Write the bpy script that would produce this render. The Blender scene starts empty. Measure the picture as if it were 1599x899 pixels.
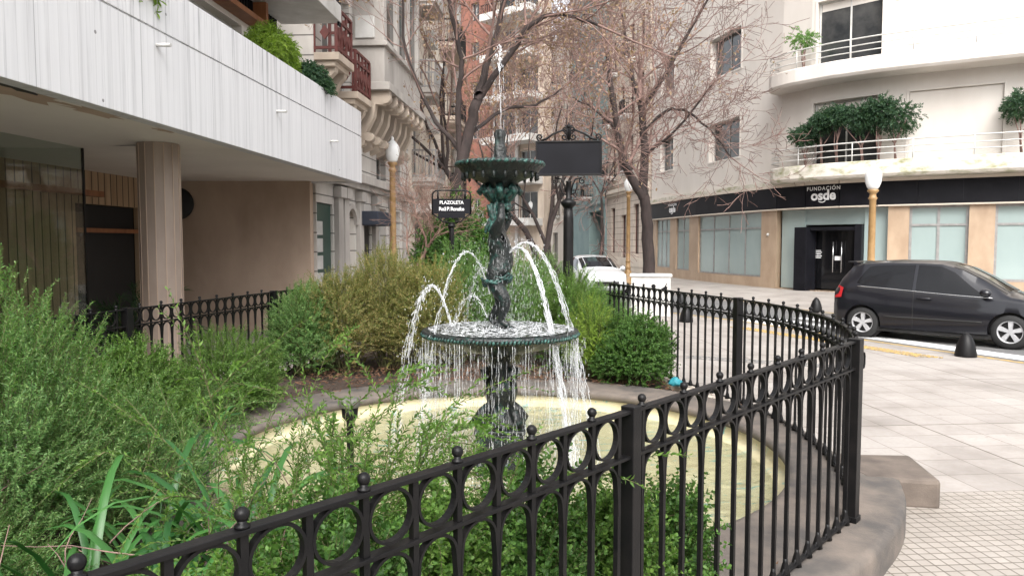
import bpy, bmesh, math, random
import numpy as np
from mathutils import Vector, Matrix
PI = math.pi; R = math.radians
random.seed(7)
C = bpy.context.scene.collection
S = bpy.context.scene

# ------------------------------------------------------------------ camera, sky, sun, exposure
CAMZ = 1.88; F = 1150.0; HOR = 380.0
cam = bpy.data.objects.new('camera', bpy.data.cameras.new('camera')); C.objects.link(cam)
cam.location = (0, 0, CAMZ)
cam.rotation_euler = (R(90) - math.atan((449.5-HOR)/F), 0, 0)
cam.data.sensor_width = 36; cam.data.lens = 36*F/1599; cam.data.clip_start = .05; cam.data.clip_end = 2000
S.camera = cam
w = bpy.data.worlds.new('World'); S.world = w; w.use_nodes = True
nt = w.node_tree; bg = nt.nodes['Background']
sky = nt.nodes.new('ShaderNodeTexSky'); sky.sky_type = 'NISHITA'; sky.sun_disc = False
SUN_EL, SUN_AZ = 46, 178          # azimuth measured clockwise from +Y: the bright part of the overcast sky is behind the camera
sky.sun_elevation = R(SUN_EL); sky.sun_rotation = R(SUN_AZ); sky.dust_density = 4; sky.air_density = 1.0
hs = nt.nodes.new('ShaderNodeHueSaturation'); hs.inputs['Saturation'].default_value = .22
nt.links.new(sky.outputs[0], hs.inputs['Color']); nt.links.new(hs.outputs[0], bg.inputs[0]); bg.inputs[1].default_value = .15
sun = bpy.data.objects.new('sun', bpy.data.lights.new('sun', 'SUN')); C.objects.link(sun)
sun.data.energy = 1.0; sun.data.angle = R(50); sun.data.color = (1, .97, .93)
az = R(SUN_AZ); el = R(SUN_EL)
sd = Vector((math.sin(az)*math.cos(el), math.cos(az)*math.cos(el), math.sin(el)))
sun.rotation_euler = sd.to_track_quat('Z', 'Y').to_euler()
S.view_settings.view_transform = 'Standard'; S.view_settings.look = 'None'; S.view_settings.gamma = 1
S.view_settings.exposure = 1.55
S.view_settings.use_curve_mapping = False
S.cycles.transparent_max_bounces = 24

# ------------------------------------------------------------------ helpers
def tag(o, label=None, cat=None, group=None, kind=None):
    if label: o['label'] = label
    if cat: o['category'] = cat
    if group: o['group'] = group
    if kind: o['kind'] = kind
    return o
WM = {}
def thing(name, loc=(0, 0, 0), rz=0, label=None, cat=None, group=None):
    o = bpy.data.objects.new(name, None); C.objects.link(o); o.empty_display_size = .2
    o.location = loc; o.rotation_euler = (0, 0, rz)
    WM[o.name] = Matrix.Translation(loc) @ Matrix.Rotation(rz, 4, 'Z')
    return tag(o, label, cat, group)
def copy_tree(o, parent=None):
    c = o.copy(); C.objects.link(c); c.parent = parent
    for ch in o.children: copy_tree(ch, c)
    return c
def dup(root, loc, rz=0, label=None, scale=None, group=None):
    r = copy_tree(root); r.location = loc; r.rotation_euler = (0, 0, rz)
    if scale: r.scale = (scale,)*3 if isinstance(scale, (int, float)) else scale
    if label: r['label'] = label
    if group: r['group'] = group
    return r

class MB:
    def __init__(s): s.v = []; s.f = []; s.sm = []
    def add(s, vs, fs, smooth=False):
        b = len(s.v); s.v += [tuple(p) for p in vs]; s.f += [tuple(i+b for i in f) for f in fs]; s.sm += [smooth]*len(fs)
        return s
    def box(s, x0, x1, y0, y1, z0, z1, M=None):
        vs = [(x, y, z) for z in (z0, z1) for y in (y0, y1) for x in (x0, x1)]
        if M is not None: vs = [M @ Vector(p) for p in vs]
        return s.add(vs, [(0, 2, 3, 1), (4, 5, 7, 6), (0, 1, 5, 4), (2, 6, 7, 3), (0, 4, 6, 2), (1, 3, 7, 5)])
    def wb(s, a, b, z0, z1, t0, t1):
        # box standing on plan segment a-b, from offset t0 to t1 along its outward (right-hand) normal
        a = Vector(a[:2]); b = Vector(b[:2]); d = (b-a).normalized(); n = Vector((d.y, -d.x))
        q = [a+n*t0, b+n*t0, b+n*t1, a+n*t1]
        vs = [(p.x, p.y, z) for z in (z0, z1) for p in q]
        return s.add(vs, [(0, 1, 2, 3), (7, 6, 5, 4), (0, 4, 5, 1), (1, 5, 6, 2), (2, 6, 7, 3), (3, 7, 4, 0)])
    def tube(s, pts, rad, n=8, cap=True, smooth=True):
        pts = [Vector(p) for p in pts]
        if isinstance(rad, (int, float)): rad = [rad]*len(pts)
        vs = []; up = None
        for i, p in enumerate(pts):
            t = (pts[min(i+1, len(pts)-1)]-pts[max(i-1, 0)])
            if t.length < 1e-9: t = Vector((0, 0, 1))
            t.normalize()
            if up is None: up = t.orthogonal().normalized()
            else:
                up = up-t*up.dot(t)
                up = up.normalized() if up.length > 1e-6 else t.orthogonal().normalized()
            sd_ = t.cross(up)
            for k in range(n):
                a = 2*PI*k/n; vs.append(p+(up*math.cos(a)+sd_*math.sin(a))*rad[i])
        fs = [(i*n+k, i*n+(k+1) % n, (i+1)*n+(k+1) % n, (i+1)*n+k) for i in range(len(pts)-1) for k in range(n)]
        s.add(vs, fs, smooth)
        if cap:
            b = len(s.v)-len(vs)
            s.f += [tuple(b+k for k in range(n))[::-1], tuple(b+(len(pts)-1)*n+k for k in range(n))]; s.sm += [False, False]
        return s
    def lathe(s, prof, c=(0, 0, 0), n=24, smooth=True, rf=None, M=None, cap=True):
        vs = []
        for (r, z) in prof:
            for k in range(n):
                a = 2*PI*k/n; rr = r*(rf(a, z) if rf else 1)
                vs.append((c[0]+rr*math.cos(a), c[1]+rr*math.sin(a), c[2]+z))
        if M is not None: vs = [M @ Vector(p) for p in vs]
        m = len(prof)
        fs = [(i*n+k, i*n+(k+1) % n, (i+1)*n+(k+1) % n, (i+1)*n+k) for i in range(m-1) for k in range(n)]
        s.add(vs, fs, smooth)
        b = len(s.v)-len(vs)
        if not cap: return s
        if prof[0][0] > 1e-4: s.f.append(tuple(b+k for k in range(n))[::-1]); s.sm.append(False)
        if prof[-1][0] > 1e-4: s.f.append(tuple(b+(m-1)*n+k for k in range(n))); s.sm.append(False)
        return s
    def ball(s, c, r, n=10, sz=1.0, M=None):
        prof = [(r*math.sin(PI*i/(n//2+1))+1e-5, -r*sz*math.cos(PI*i/(n//2+1))) for i in range(n//2+2)]
        return s.lathe(prof, c, n, M=M)
    def prism(s, poly, z0, z1):
        n = len(poly); vs = [(p[0], p[1], z0) for p in poly]+[(p[0], p[1], z1) for p in poly]
        ar = sum(poly[i][0]*poly[(i+1) % n][1]-poly[(i+1) % n][0]*poly[i][1] for i in range(n))
        fs = [tuple(range(n))[::-1], tuple(range(n, 2*n))]+[(i, (i+1) % n, n+(i+1) % n, n+i) for i in range(n)]
        if ar < 0: fs = [f[::-1] for f in fs]
        return s.add(vs, fs)
    def ribbon(s, pts, w, t, closed=False):
        # flat bar: rectangular section (w across in plan, t in z) following a plan path with z
        pts = [Vector(p) for p in pts]; m = len(pts); vs = []
        for i, p in enumerate(pts):
            a = pts[i-1] if (i > 0 or closed) else p
            b = pts[(i+1) % m] if (i < m-1 or closed) else p
            d = (b-a); d.z = 0; d.normalize(); n = Vector((d.y, -d.x, 0))
            for (q, z) in ((-1, 0), (1, 0), (1, 1), (-1, 1)): vs.append(p+n*(q*w/2)+Vector((0, 0, z*t)))
        k = m if closed else m-1
        fs = [(i*4+j, i*4+(j+1) % 4, ((i+1) % m)*4+(j+1) % 4, ((i+1) % m)*4+j) for i in range(k) for j in range(4)]
        if not closed: fs += [(3, 2, 1, 0), tuple((m-1)*4+j for j in range(4))]
        return s.add(vs, fs)
    def build(s, name, mat, parent=None, bevel=0, subsurf=0, fixn=False):
        me = bpy.data.meshes.new(name)
        vs = s.v
        if parent is not None:
            Mi = WM[parent.name].inverted()
            A = np.array(Mi); V = np.array(vs, dtype=np.float64).reshape(-1, 3)
            vs = (V @ A[:3, :3].T + A[:3, 3]).tolist()
        me.from_pydata(vs, [], s.f); me.polygons.foreach_set('use_smooth', s.sm); me.update()
        if fixn:
            bm = bmesh.new(); bm.from_mesh(me); bmesh.ops.recalc_face_normals(bm, faces=bm.faces); bm.to_mesh(me); bm.free()
        me.materials.append(mat)
        o = bpy.data.objects.new(name, me); C.objects.link(o)
        if parent is not None: o.parent = parent; WM[o.name] = WM[parent.name]
        else: WM[o.name] = Matrix.Identity(4)
        if bevel:
            b = o.modifiers.new('b', 'BEVEL'); b.width = bevel; b.segments = 2; b.limit_method = 'ANGLE'
        if subsurf:
            b = o.modifiers.new('s', 'SUBSURF'); b.levels = subsurf; b.render_levels = subsurf
        return o

# ------------------------------------------------------------------ materials
def _n(nt, t, **kw):
    n = nt.nodes.new(t)
    for k, v in kw.items():
        if k in n.inputs: n.inputs[k].default_value = v
        else: setattr(n, k, v)
    return n
def ramp(nt, fac, stops):
    r = nt.nodes.new('ShaderNodeValToRGB'); e = r.color_ramp.elements
    while len(e) < len(stops): e.new(.5)
    for el_, (p, c) in zip(e, stops):
        el_.position = p; el_.color = (c[0], c[1], c[2], 1) if isinstance(c, (tuple, list)) else (c, c, c, 1)
    nt.links.new(fac, r.inputs[0]); return r.outputs[0]
def mixc(nt, fac, a, b, mode='MIX'):
    m = nt.nodes.new('ShaderNodeMix'); m.data_type = 'RGBA'; m.blend_type = mode
    for i, x in ((0, fac), (6, a), (7, b)):
        if hasattr(x, 'links') or isinstance(x, bpy.types.NodeSocket): nt.links.new(x, m.inputs[i])
        elif isinstance(x, (tuple, list)): m.inputs[i].default_value = (*x[:3], 1)
        else: m.inputs[i].default_value = x
    return m.outputs[2]
def coords(nt, obj=False, scale=(1, 1, 1), rot=(0, 0, 0)):
    if obj: src = nt.nodes.new('ShaderNodeTexCoord').outputs['Object']
    else: src = nt.nodes.new('ShaderNodeNewGeometry').outputs['Position']
    m = nt.nodes.new('ShaderNodeMapping'); m.inputs['Scale'].default_value = scale; m.inputs['Rotation'].default_value = rot
    nt.links.new(src, m.inputs[0]); return m.outputs[0]
def noise(nt, vec, scale, detail=4, rough=.6):
    n = _n(nt, 'ShaderNodeTexNoise', Scale=scale, Detail=detail, Roughness=rough); nt.links.new(vec, n.inputs['Vector']); return n.outputs[0]
def newmat(name):
    m = bpy.data.materials.new(name); m.use_nodes = True
    return m, m.node_tree, m.node_tree.nodes['Principled BSDF']
def setp(p, **kw):
    for k, v in kw.items(): p.inputs[k].default_value = v
def bump(nt, p, h, strength=.3, dist=.01):
    b = _n(nt, 'ShaderNodeBump', Strength=strength, Distance=dist); nt.links.new(h, b.inputs['Height']); nt.links.new(b.outputs[0], p.inputs['Normal'])
def sc(c, k): return tuple(min(1, x*k) for x in c)
def mk(name, col, rough=.75, metal=0, col2=None, scale=2.5, stretch=(1, 1, 1), bs=0, bscale=60, bd=.004, obj=False, lo=.35, hi=.7, spec=.5, coat=0):
    m, nt, p = newmat(name)
    setp(p, Roughness=rough, Metallic=metal); p.inputs['Specular IOR Level'].default_value = spec
    if coat: p.inputs['Coat Weight'].default_value = coat; p.inputs['Coat Roughness'].default_value = .05
    v = coords(nt, obj, stretch)
    c2 = col2 or sc(col, .75)
    nt.links.new(mixc(nt, ramp(nt, noise(nt, v, scale), [(lo, 0.), (hi, 1.)]), col, c2), p.inputs['Base Color'])
    if bs: bump(nt, p, noise(nt, coords(nt, obj), bscale, 3), bs, bd)
    return m
def leafmat(name, cols, trans=.35, rough=.5):
    m, nt, p = newmat(name)
    g = nt.nodes.new('ShaderNodeNewGeometry')
    col = ramp(nt, g.outputs['Random Per Island'], [(i/(max(1, len(cols)-1)), c) for i, c in enumerate(cols)])
    pv = noise(nt, coords(nt), 1.7, 2)
    col = mixc(nt, ramp(nt, pv, [(.35, 0.), (.65, 1.)]), col, mixc(nt, 1.0, col, (.78, .84, .72), 'MULTIPLY'))
    nt.links.new(col, p.inputs['Base Color']); setp(p, Roughness=rough); p.inputs['Specular IOR Level'].default_value = .35
    t = nt.nodes.new('ShaderNodeBsdfTranslucent'); nt.links.new(mixc(nt, 1.0, col, (1.3, 1.5, .7), 'MULTIPLY'), t.inputs[0])
    mx = nt.nodes.new('ShaderNodeMixShader'); mx.inputs[0].default_value = trans
    nt.links.new(p.outputs[0], mx.inputs[1]); nt.links.new(t.outputs[0], mx.inputs[2])
    nt.links.new(mx.outputs[0], nt.nodes['Material Output'].inputs[0]); return m

m_iron = mk('black_iron', (.0045, .0045, .005), .42, 0, (.010, .009, .009), 9, bs=.35, bscale=110, bd=.002, spec=.22)
m_gold = mk('ochre_paint', (.34, .21, .09), .45, .0, (.24, .14, .055), 5, bs=.15, bscale=80)
m_opal = mk('opal_glass', (.82, .83, .82), .25, 0, (.74, .75, .74), 3)
m_coping = mk('weathered_coping', (.165, .135, .112), .85, 0, (.07, .063, .058), 2.6, bs=.6, bscale=90, bd=.006, lo=.35, hi=.66)
m_block = mk('brown_concrete', (.14, .112, .092), .85, 0, (.075, .06, .05), 4, bs=.5, bscale=80, bd=.006)
m_soil = mk('soil', (.075, .05, .036), .95, 0, (.03, .021, .016), 8, bs=.9, bscale=60, bd=.02)
m_white = mk('white_render', (.63, .59, .545), .85, 0, (.53, .485, .44), .5, (1, 1, .35), bs=.1, bscale=40)
m_cream = mk('cream_render', (.60, .53, .45), .85, 0, (.48, .42, .35), .6, (1, 1, .3), bs=.15, bscale=30)
m_beige = mk('beige_stone', (.50, .42, .34), .85, 0, (.34, .28, .23), 1.2, (1, 1, .35), bs=.3, bscale=25, bd=.01)
m_grey = mk('grey_stone', (.42, .39, .36), .85, 0, (.26, .24, .22), 1.4, (1, 1, .3), bs=.3, bscale=25, bd=.01)
m_teal = mk('teal_render', (.27, .37, .36), .85, 0, (.21, .30, .30), .8, bs=.1)
m_brick = mk('red_brick', (.27, .11, .075), .85, 0, (.18, .085, .065), 1.2, bs=.2, bscale=20)
m_soffit = mk('soffit_plaster', (.76, .71, .65), .8, 0, (.66, .61, .55), .5)
m_brownwall = mk('brown_plaster', (.53, .40, .31), .8, 0, (.37, .27, .20), .9, (1, 1, .5), bs=.2, bscale=35)
m_dark = mk('dark_recess', (.012, .011, .011), .6)
m_glass = mk('window_glass', (.022, .024, .026), .06, 0, (.07, .07, .068), 1.1, spec=.6)
m_glassb = mk('frosted_pane', (.27, .335, .325), .12, 0, (.34, .41, .40), .35, (1, 1, .6), spec=.7)
m_alu = mk('aluminium', (.33, .32, .31), .45, .5, (.24, .235, .23), 5)
m_whitep = mk('white_paint', (.55, .54, .52), .5, 0, (.42, .41, .385), 3)
m_redrail = mk('red_painted_timber', (.115, .025, .02), .6, 0, (.075, .018, .015), 6)
m_pink = mk('tan_stone', (.42, .31, .215), .5, 0, (.32, .225, .15), 1.8, (1, 1, .5), bs=.15)
m_blackp = mk('black_fascia', (.005, .005, .007), .5, 0, (.009, .009, .012), 2, spec=.15)
m_signw = mk('white_lettering', (.78, .78, .78), .5)
m_wood = mk('warm_timber', (.30, .12, .05), .5, 0, (.2, .075, .03), 6, (1, 1, .3))
m_greendoor = mk('green_door', (.02, .06, .045), .4)
m_bark = mk('dark_bark', (.04, .027, .024), .9, 0, (.018, .013, .012), 6, (1, 1, .3), bs=.8, bscale=30, bd=.02)
m_barkp = mk('pinkish_bark', (.30, .185, .145), .85, 0, (.17, .105, .085), 7, bs=.4, bscale=40)
m_twig = mk('grey_brown_twig', (.25, .16, .135), .9, 0, (.13, .08, .07), 5)
m_stem = mk('shrub_stem', (.12, .13, .05), .85, 0, (.09, .075, .035), 9)
m_tyre = mk('tyre_rubber', (.018, .018, .018), .8)
m_rim = mk('alloy', (.5, .5, .51), .4, .25, (.38, .38, .39), 8)
m_carblk = mk('black_car_paint', (.005, .005, .008), .3, .0, (.007, .007, .010), 1, coat=.6, spec=.3)
m_carwht = mk('white_car_paint', (.52, .53, .54), .3, 0, (.5, .51, .52), 1, coat=.8)
m_tint = mk('tinted_glass', (.006, .006, .007), .05, 0, spec=.35)
m_redl = mk('red_lens', (.55, .02, .025), .2, 0, (.4, .015, .02), 8)
m_clear = mk('clear_lens', (.5, .52, .55), .1, .3)
m_yellow = mk('yellow_road_paint', (.40, .27, .09), .85, 0, (.24, .19, .12), 9, lo=.45, hi=.6)
m_stripe = mk('white_road_paint', (.66, .66, .65), .8, 0, (.32, .32, .32), 9, lo=.55, hi=.65)
m_bag = mk('teal_plastic', (.02, .17, .21), .4, 0, (.04, .26, .30), 20)
m_chrome = mk('steel', (.6, .6, .6), .25, .9)
m_awn = mk('dark_awning', (.02, .025, .04), .8)

def wetbronze():
    m, nt, p = newmat('wet_bronze')
    v = coords(nt); n1 = noise(nt, v, 14, 5); n2 = noise(nt, coords(nt, False, (1, 1, .4)), 34, 3)
    pat = ramp(nt, n1, [(.54, 0.), (.70, .8)])
    col = mixc(nt, pat, mixc(nt, n2, (.005, .007, .007), (.014, .017, .016)), (.012, .05, .040))
    nt.links.new(col, p.inputs['Base Color']); setp(p, Roughness=.3, Metallic=.0); p.inputs['Specular IOR Level'].default_value = .45
    bump(nt, p, noise(nt, v, 45, 4), .8, .012); return m
m_bronze = wetbronze()
def verdigris():
    m, nt, p = newmat('verdigris')
    n1 = noise(nt, coords(nt), 38, 4)
    nt.links.new(ramp(nt, n1, [(.42, (.012, .02, .018)), (.58, (.022, .085, .07)), (.78, (.10, .25, .215))]), p.inputs['Base Color'])
    setp(p, Roughness=.4); bump(nt, p, noise(nt, coords(nt), 60, 3), .8, .01); return m
m_verd = verdigris()

def _m(nt, op, a, b=None):
    n = nt.nodes.new('ShaderNodeMath'); n.operation = op
    for i, x in enumerate((a, b)):
        if x is None: continue
        if isinstance(x, bpy.types.NodeSocket): nt.links.new(x, n.inputs[i])
        else: n.inputs[i].default_value = x
    return n.outputs[0]
def tile_mat():
    m, nt, p = newmat('pale_paving')
    rz = R(-4.5)
    def grid(sz, mortar):
        b = _n(nt, 'ShaderNodeTexBrick', offset=0.0, squash=1.0)
        b.inputs['Scale'].default_value = 1; b.inputs['Brick Width'].default_value = sz; b.inputs['Row Height'].default_value = sz
        b.inputs['Mortar Size'].default_value = mortar; b.inputs['Mortar Smooth'].default_value = .2; b.inputs['Bias'].default_value = 0
        b.inputs['Color1'].default_value = (.9, .9, .9, 1); b.inputs['Color2'].default_value = (1, 1, 1, 1); b.inputs['Mortar'].default_value = ((.50, .47, .44, 1) if sz > .1 else (.38, .35, .32, 1))
        nt.links.new(coords(nt, False, (1, 1, 1), (0, 0, rz)), b.inputs['Vector']); return b
    big = grid(.40, .005); small = grid(.0800, .0050); huge = grid(2.4, .012)
    base = ramp(nt, noise(nt, coords(nt), 1.1, 5), [(.3, (.25, .226, .205)), (.5, (.36, .33, .305)), (.7, (.42, .393, .368))])
    vo = _n(nt, 'ShaderNodeTexVoronoi', Scale=4.5); nt.links.new(coords(nt), vo.inputs['Vector'])
    base = mixc(nt, _m(nt, 'MULTIPLY', _m(nt, 'LESS_THAN', vo.outputs['Distance'], .07), .35), base, (.12, .11, .10))
    base2 = mixc(nt, ramp(nt, noise(nt, coords(nt), 22, 4), [(.4, 0.), (.75, .35)]), base, (.27, .22, .18))
    c = mixc(nt, 1.0, base2, big.outputs[0], 'MULTIPLY'); c = mixc(nt, 1.0, c, huge.outputs[0], 'MULTIPLY')
    # small grooved tiles only in the strip next to the pool wall (Y < 5.6)
    sep = nt.nodes.new('ShaderNodeSeparateXYZ'); nt.links.new(coords(nt, False, (1, 1, 1), (0, 0, rz)), sep.inputs[0])
    lt = _n(nt, 'ShaderNodeMath', operation='LESS_THAN'); nt.links.new(sep.outputs[1], lt.inputs[0]); lt.inputs[1].default_value = 5.2
    soft = mixc(nt, .6, small.outputs[0], (1, 1, 1))
    c2 = mixc(nt, 1.0, mixc(nt, .5, c, (.34, .305, .26)), small.outputs[0], 'MULTIPLY')
    nt.links.new(mixc(nt, lt.outputs[0], c, c2), p.inputs['Base Color']); setp(p, Roughness=.55)
    bump(nt, p, mixc(nt, lt.outputs[0], big.outputs[0], small.outputs[0]), .4, .004); return m
m_tile = tile_mat()
def asphalt():
    m, nt, p = newmat('asphalt')
    c = ramp(nt, noise(nt, coords(nt), 1.2, 5), [(.3, (.085, .085, .088)), (.7, (.14, .138, .135))])
    c = mixc(nt, ramp(nt, noise(nt, coords(nt), 160, 2), [(.45, 0.), (.7, .5)]), c, (.22, .215, .21))
    nt.links.new(c, p.inputs['Base Color']); setp(p, Roughness=.8); bump(nt, p, noise(nt, coords(nt), 150, 2), .4, .004); return m
m_asph = asphalt()
def band_mat():
    m, nt, p = newmat('board_marked_concrete')
    v = coords(nt, True, (9, 9, .16)); st = noise(nt, v, 1.0, 5, .7)
    base = ramp(nt, st, [(.3, (.50, .495, .505)), (.45, (.62, .615, .625)), (.75, (.70, .695, .705))])
    v2 = coords(nt, True, (13, 13, .35)); dk = ramp(nt, noise(nt, v2, 1.0, 6, .75), [(.53, 0.), (.64, .8)])
    sep = nt.nodes.new('ShaderNodeSeparateXYZ'); nt.links.new(coords(nt, True), sep.inputs[0])
    zr = ramp(nt, _m(nt, 'MULTIPLY', sep.outputs[2], .2), [(.78, 0.3), (.94, 1.)])   # rain streaks are strongest at the top edge
    dkz = nt.nodes.new('ShaderNodeMath'); dkz.operation = 'MULTIPLY'; nt.links.new(dk, dkz.inputs[0]); nt.links.new(zr, dkz.inputs[1])
    c = mixc(nt, dkz.outputs[0], base, (.2, .2, .21))
    # vertical board joints
    fr = _m(nt, 'FRACT', _m(nt, 'MULTIPLY', sep.outputs[1], 1/1.55)); jt = _m(nt, 'LESS_THAN', fr, .007)
    c = mixc(nt, _m(nt, 'MULTIPLY', jt, .6), c, (.22, .22, .23))
    fr2 = _m(nt, 'FRACT', _m(nt, 'MULTIPLY', sep.outputs[1], 8.0)); jt2 = _m(nt, 'LESS_THAN', fr2, .05)
    c = mixc(nt, _m(nt, 'MULTIPLY', jt2, .28), c, (.3, .3, .3))
    vo = _n(nt, 'ShaderNodeTexVoronoi', Scale=1.6); vo.inputs['Randomness'].default_value = .35; nt.links.new(coords(nt, True), vo.inputs['Vector'])
    c = mixc(nt, _m(nt, 'MULTIPLY', _m(nt, 'LESS_THAN', vo.outputs['Distance'], .03), .8), c, (.15, .14, .14))
    nt.links.new(c, p.inputs['Base Color']); setp(p, Roughness=.85); bump(nt, p, st, .3, .01); return m
m_band = band_mat()
def slat_mat():
    m, nt, p = newmat('timber_slat_cladding')
    sep = nt.nodes.new('ShaderNodeSeparateXYZ'); nt.links.new(coords(nt, True), sep.inputs[0])
    fr = _m(nt, 'FRACT', _m(nt, 'MULTIPLY', sep.outputs[1], 1/.19)); g = _m(nt, 'LESS_THAN', fr, .13)
    base = ramp(nt, noise(nt, coords(nt, True, (6, 6, .5)), 1.3, 4), [(.3, (.34, .22, .13)), (.7, (.50, .35, .22))])
    c = mixc(nt, g, base, (.04, .025, .016)); nt.links.new(c, p.inputs['Base Color']); setp(p, Roughness=.6)
    bump(nt, p, _m(nt, 'SUBTRACT', 1., g), .6, .02); return m
m_slat = slat_mat()
def rust_mat(name, ca, cb):
    # coursed stone: horizontal grooves every 0.42 m
    m, nt, p = newmat(name)
    sep = nt.nodes.new('ShaderNodeSeparateXYZ'); nt.links.new(coords(nt), sep.inputs[0])
    g = _m(nt, 'LESS_THAN', _m(nt, 'FRACT', _m(nt, 'MULTIPLY', sep.outputs[2], 1/.42)), .07)
    base = ramp(nt, noise(nt, coords(nt, False, (1, 1, .3)), 1.5, 5), [(.3, cb), (.7, ca)])
    nt.links.new(mixc(nt, g, base, sc(cb, .4)), p.inputs['Base Color']); setp(p, Roughness=.85)
    bump(nt, p, _m(nt, 'SUBTRACT', 1., g), .8, .03); return m
m_rust = rust_mat('coursed_cream_stone', (.60, .52, .44), (.43, .36, .30))
m_rustw = rust_mat('coursed_white_stone', (.60, .57, .53), (.42, .39, .36))
def pool_mat():
    m, nt, p = newmat('cream_pool_paint')
    base = ramp(nt, noise(nt, coords(nt), 2.2, 5), [(.3, (.40, .345, .20)), (.6, (.55, .50, .32)), (.8, (.60, .56, .40))])
    v = coords(nt, False, (1.0, 3.2, 1)); pt = ramp(nt, noise(nt, v, 3.6, 6, .75), [(.575, 0.), (.60, .9)])
    reg = ramp(nt, noise(nt, coords(nt), .8, 2), [(.42, 0.), (.5, 1.)])
    c = mixc(nt, _m(nt, 'MULTIPLY', pt, reg), base, (.10, .34, .34))
    c = mixc(nt, ramp(nt, noise(nt, v, 9, 4, .8), [(.66, 0.), (.69, .7)]), c, (.2, .18, .12))
    nt.links.new(c, p.inputs['Base Color']); setp(p, Roughness=.5); return m
m_pool = pool_mat()
def water_mat(name, gl, froth=0):
    m, nt, p = newmat(name)
    tr = nt.nodes.new('ShaderNodeBsdfTransparent'); tr.inputs[0].default_value = (.94, .97, .95, 1)
    gs = nt.nodes.new('ShaderNodeBsdfGlossy'); gs.inputs['Roughness'].default_value = .05
    fr = nt.nodes.new('ShaderNodeFresnel'); fr.inputs[0].default_value = 1.33
    b = _n(nt, 'ShaderNodeBump', Strength=.9, Distance=.05)
    nt.links.new(noise(nt, coords(nt), gl, 3), b.inputs['Height'])
    nt.links.new(b.outputs[0], gs.inputs['Normal']); nt.links.new(b.outputs[0], fr.inputs['Normal'])
    mx = nt.nodes.new('ShaderNodeMixShader'); nt.links.new(fr.outputs[0], mx.inputs[0]); nt.links.new(tr.outputs[0], mx.inputs[1]); nt.links.new(gs.outputs[0], mx.inputs[2])
    out = mx.outputs[0]
    if froth:
        df = nt.nodes.new('ShaderNodeBsdfDiffuse'); df.inputs[0].default_value = (.8, .82, .84, 1)
        m2 = nt.nodes.new('ShaderNodeMixShader'); nt.links.new(out, m2.inputs[1]); nt.links.new(df.outputs[0], m2.inputs[2])
        nt.links.new(ramp(nt, noise(nt, coords(nt), 26, 4, .7), [(.46, 0.), (.66, froth)]), m2.inputs[0]); out = m2.outputs[0]
    nt.links.new(out, nt.nodes['Material Output'].inputs[0]); return m
m_water = water_mat('pool_water', 9)
m_froth = water_mat('frothy_water', 18, .8)
def drop_mat(name, k):
    m, nt, p = newmat(name)
    tr = nt.nodes.new('ShaderNodeBsdfTransparent'); df = nt.nodes.new('ShaderNodeBsdfDiffuse'); df.inputs[0].default_value = (.85, .87, .9, 1)
    gs = nt.nodes.new('ShaderNodeBsdfGlossy'); gs.inputs['Roughness'].default_value = .08
    a = nt.nodes.new('ShaderNodeMixShader'); a.inputs[0].default_value = .35; nt.links.new(df.outputs[0], a.inputs[1]); nt.links.new(gs.outputs[0], a.inputs[2])
    b = nt.nodes.new('ShaderNodeMixShader'); b.inputs[0].default_value = k; nt.links.new(tr.outputs[0], b.inputs[1]); nt.links.new(a.outputs[0], b.inputs[2])
    nt.links.new(b.outputs[0], nt.nodes['Material Output'].inputs[0]); return m
m_drop = drop_mat('falling_drops', .34)
m_jet = drop_mat('white_water', .38)
def thin_glass():
    m, nt, p = newmat('lobby_glass')
    tr = nt.nodes.new('ShaderNodeBsdfTransparent'); tr.inputs[0].default_value = (.86, .90, .88, 1)
    gs = nt.nodes.new('ShaderNodeBsdfGlossy'); gs.inputs['Roughness'].default_value = .02
    mx = nt.nodes.new('ShaderNodeMixShader'); mx.inputs[0].default_value = .07
    nt.links.new(tr.outputs[0], mx.inputs[1]); nt.links.new(gs.outputs[0], mx.inputs[2]); nt.links.new(mx.outputs[0], nt.nodes['Material Output'].inputs[0]); return m
m_lobby = thin_glass()

L_silver = leafmat('silver_green_leaf', [(.08, .165, .045), (.12, .235, .075), (.18, .30, .11), (.24, .35, .13)], .4)
L_mid = leafmat('mid_green_leaf', [(0.065, 0.132, 0.028), (0.111, 0.209, 0.044), (0.182, 0.297, 0.066)], .4)
L_yel = leafmat('yellow_green_leaf', [(0.115, 0.176, 0.044), (0.253, 0.231, 0.077), (0.414, 0.297, 0.143), (0.172, 0.242, 0.077)], .4)
L_box = leafmat('dark_box_leaf', [(0.041, 0.096, 0.022), (0.068, 0.150, 0.034), (0.121, 0.228, 0.048)])
L_ylw = leafmat('lime_leaf', [(.15, .24, .03), (.26, .36, .05), (.12, .20, .03)])
L_blue = leafmat('blue_green_leaf', [(.03, .07, .045), (.05, .10, .06), (.08, .14, .075)])
L_strap = leafmat('strap_leaf', [(.02, .075, .02), (.04, .125, .03), (.07, .19, .05)], .15, .32)
L_palm = leafmat('palm_leaf', [(.02, .06, .02), (.035, .085, .03)], .25)
L_brown = leafmat('dead_leaf', [(.34, .215, .16), (.25, .155, .12), (.42, .30, .235)], .3, .8)
L_litter = leafmat('litter_leaf', [(.12, .055, .03), (.07, .035, .022), (.20, .10, .06)], .05, .9)

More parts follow.
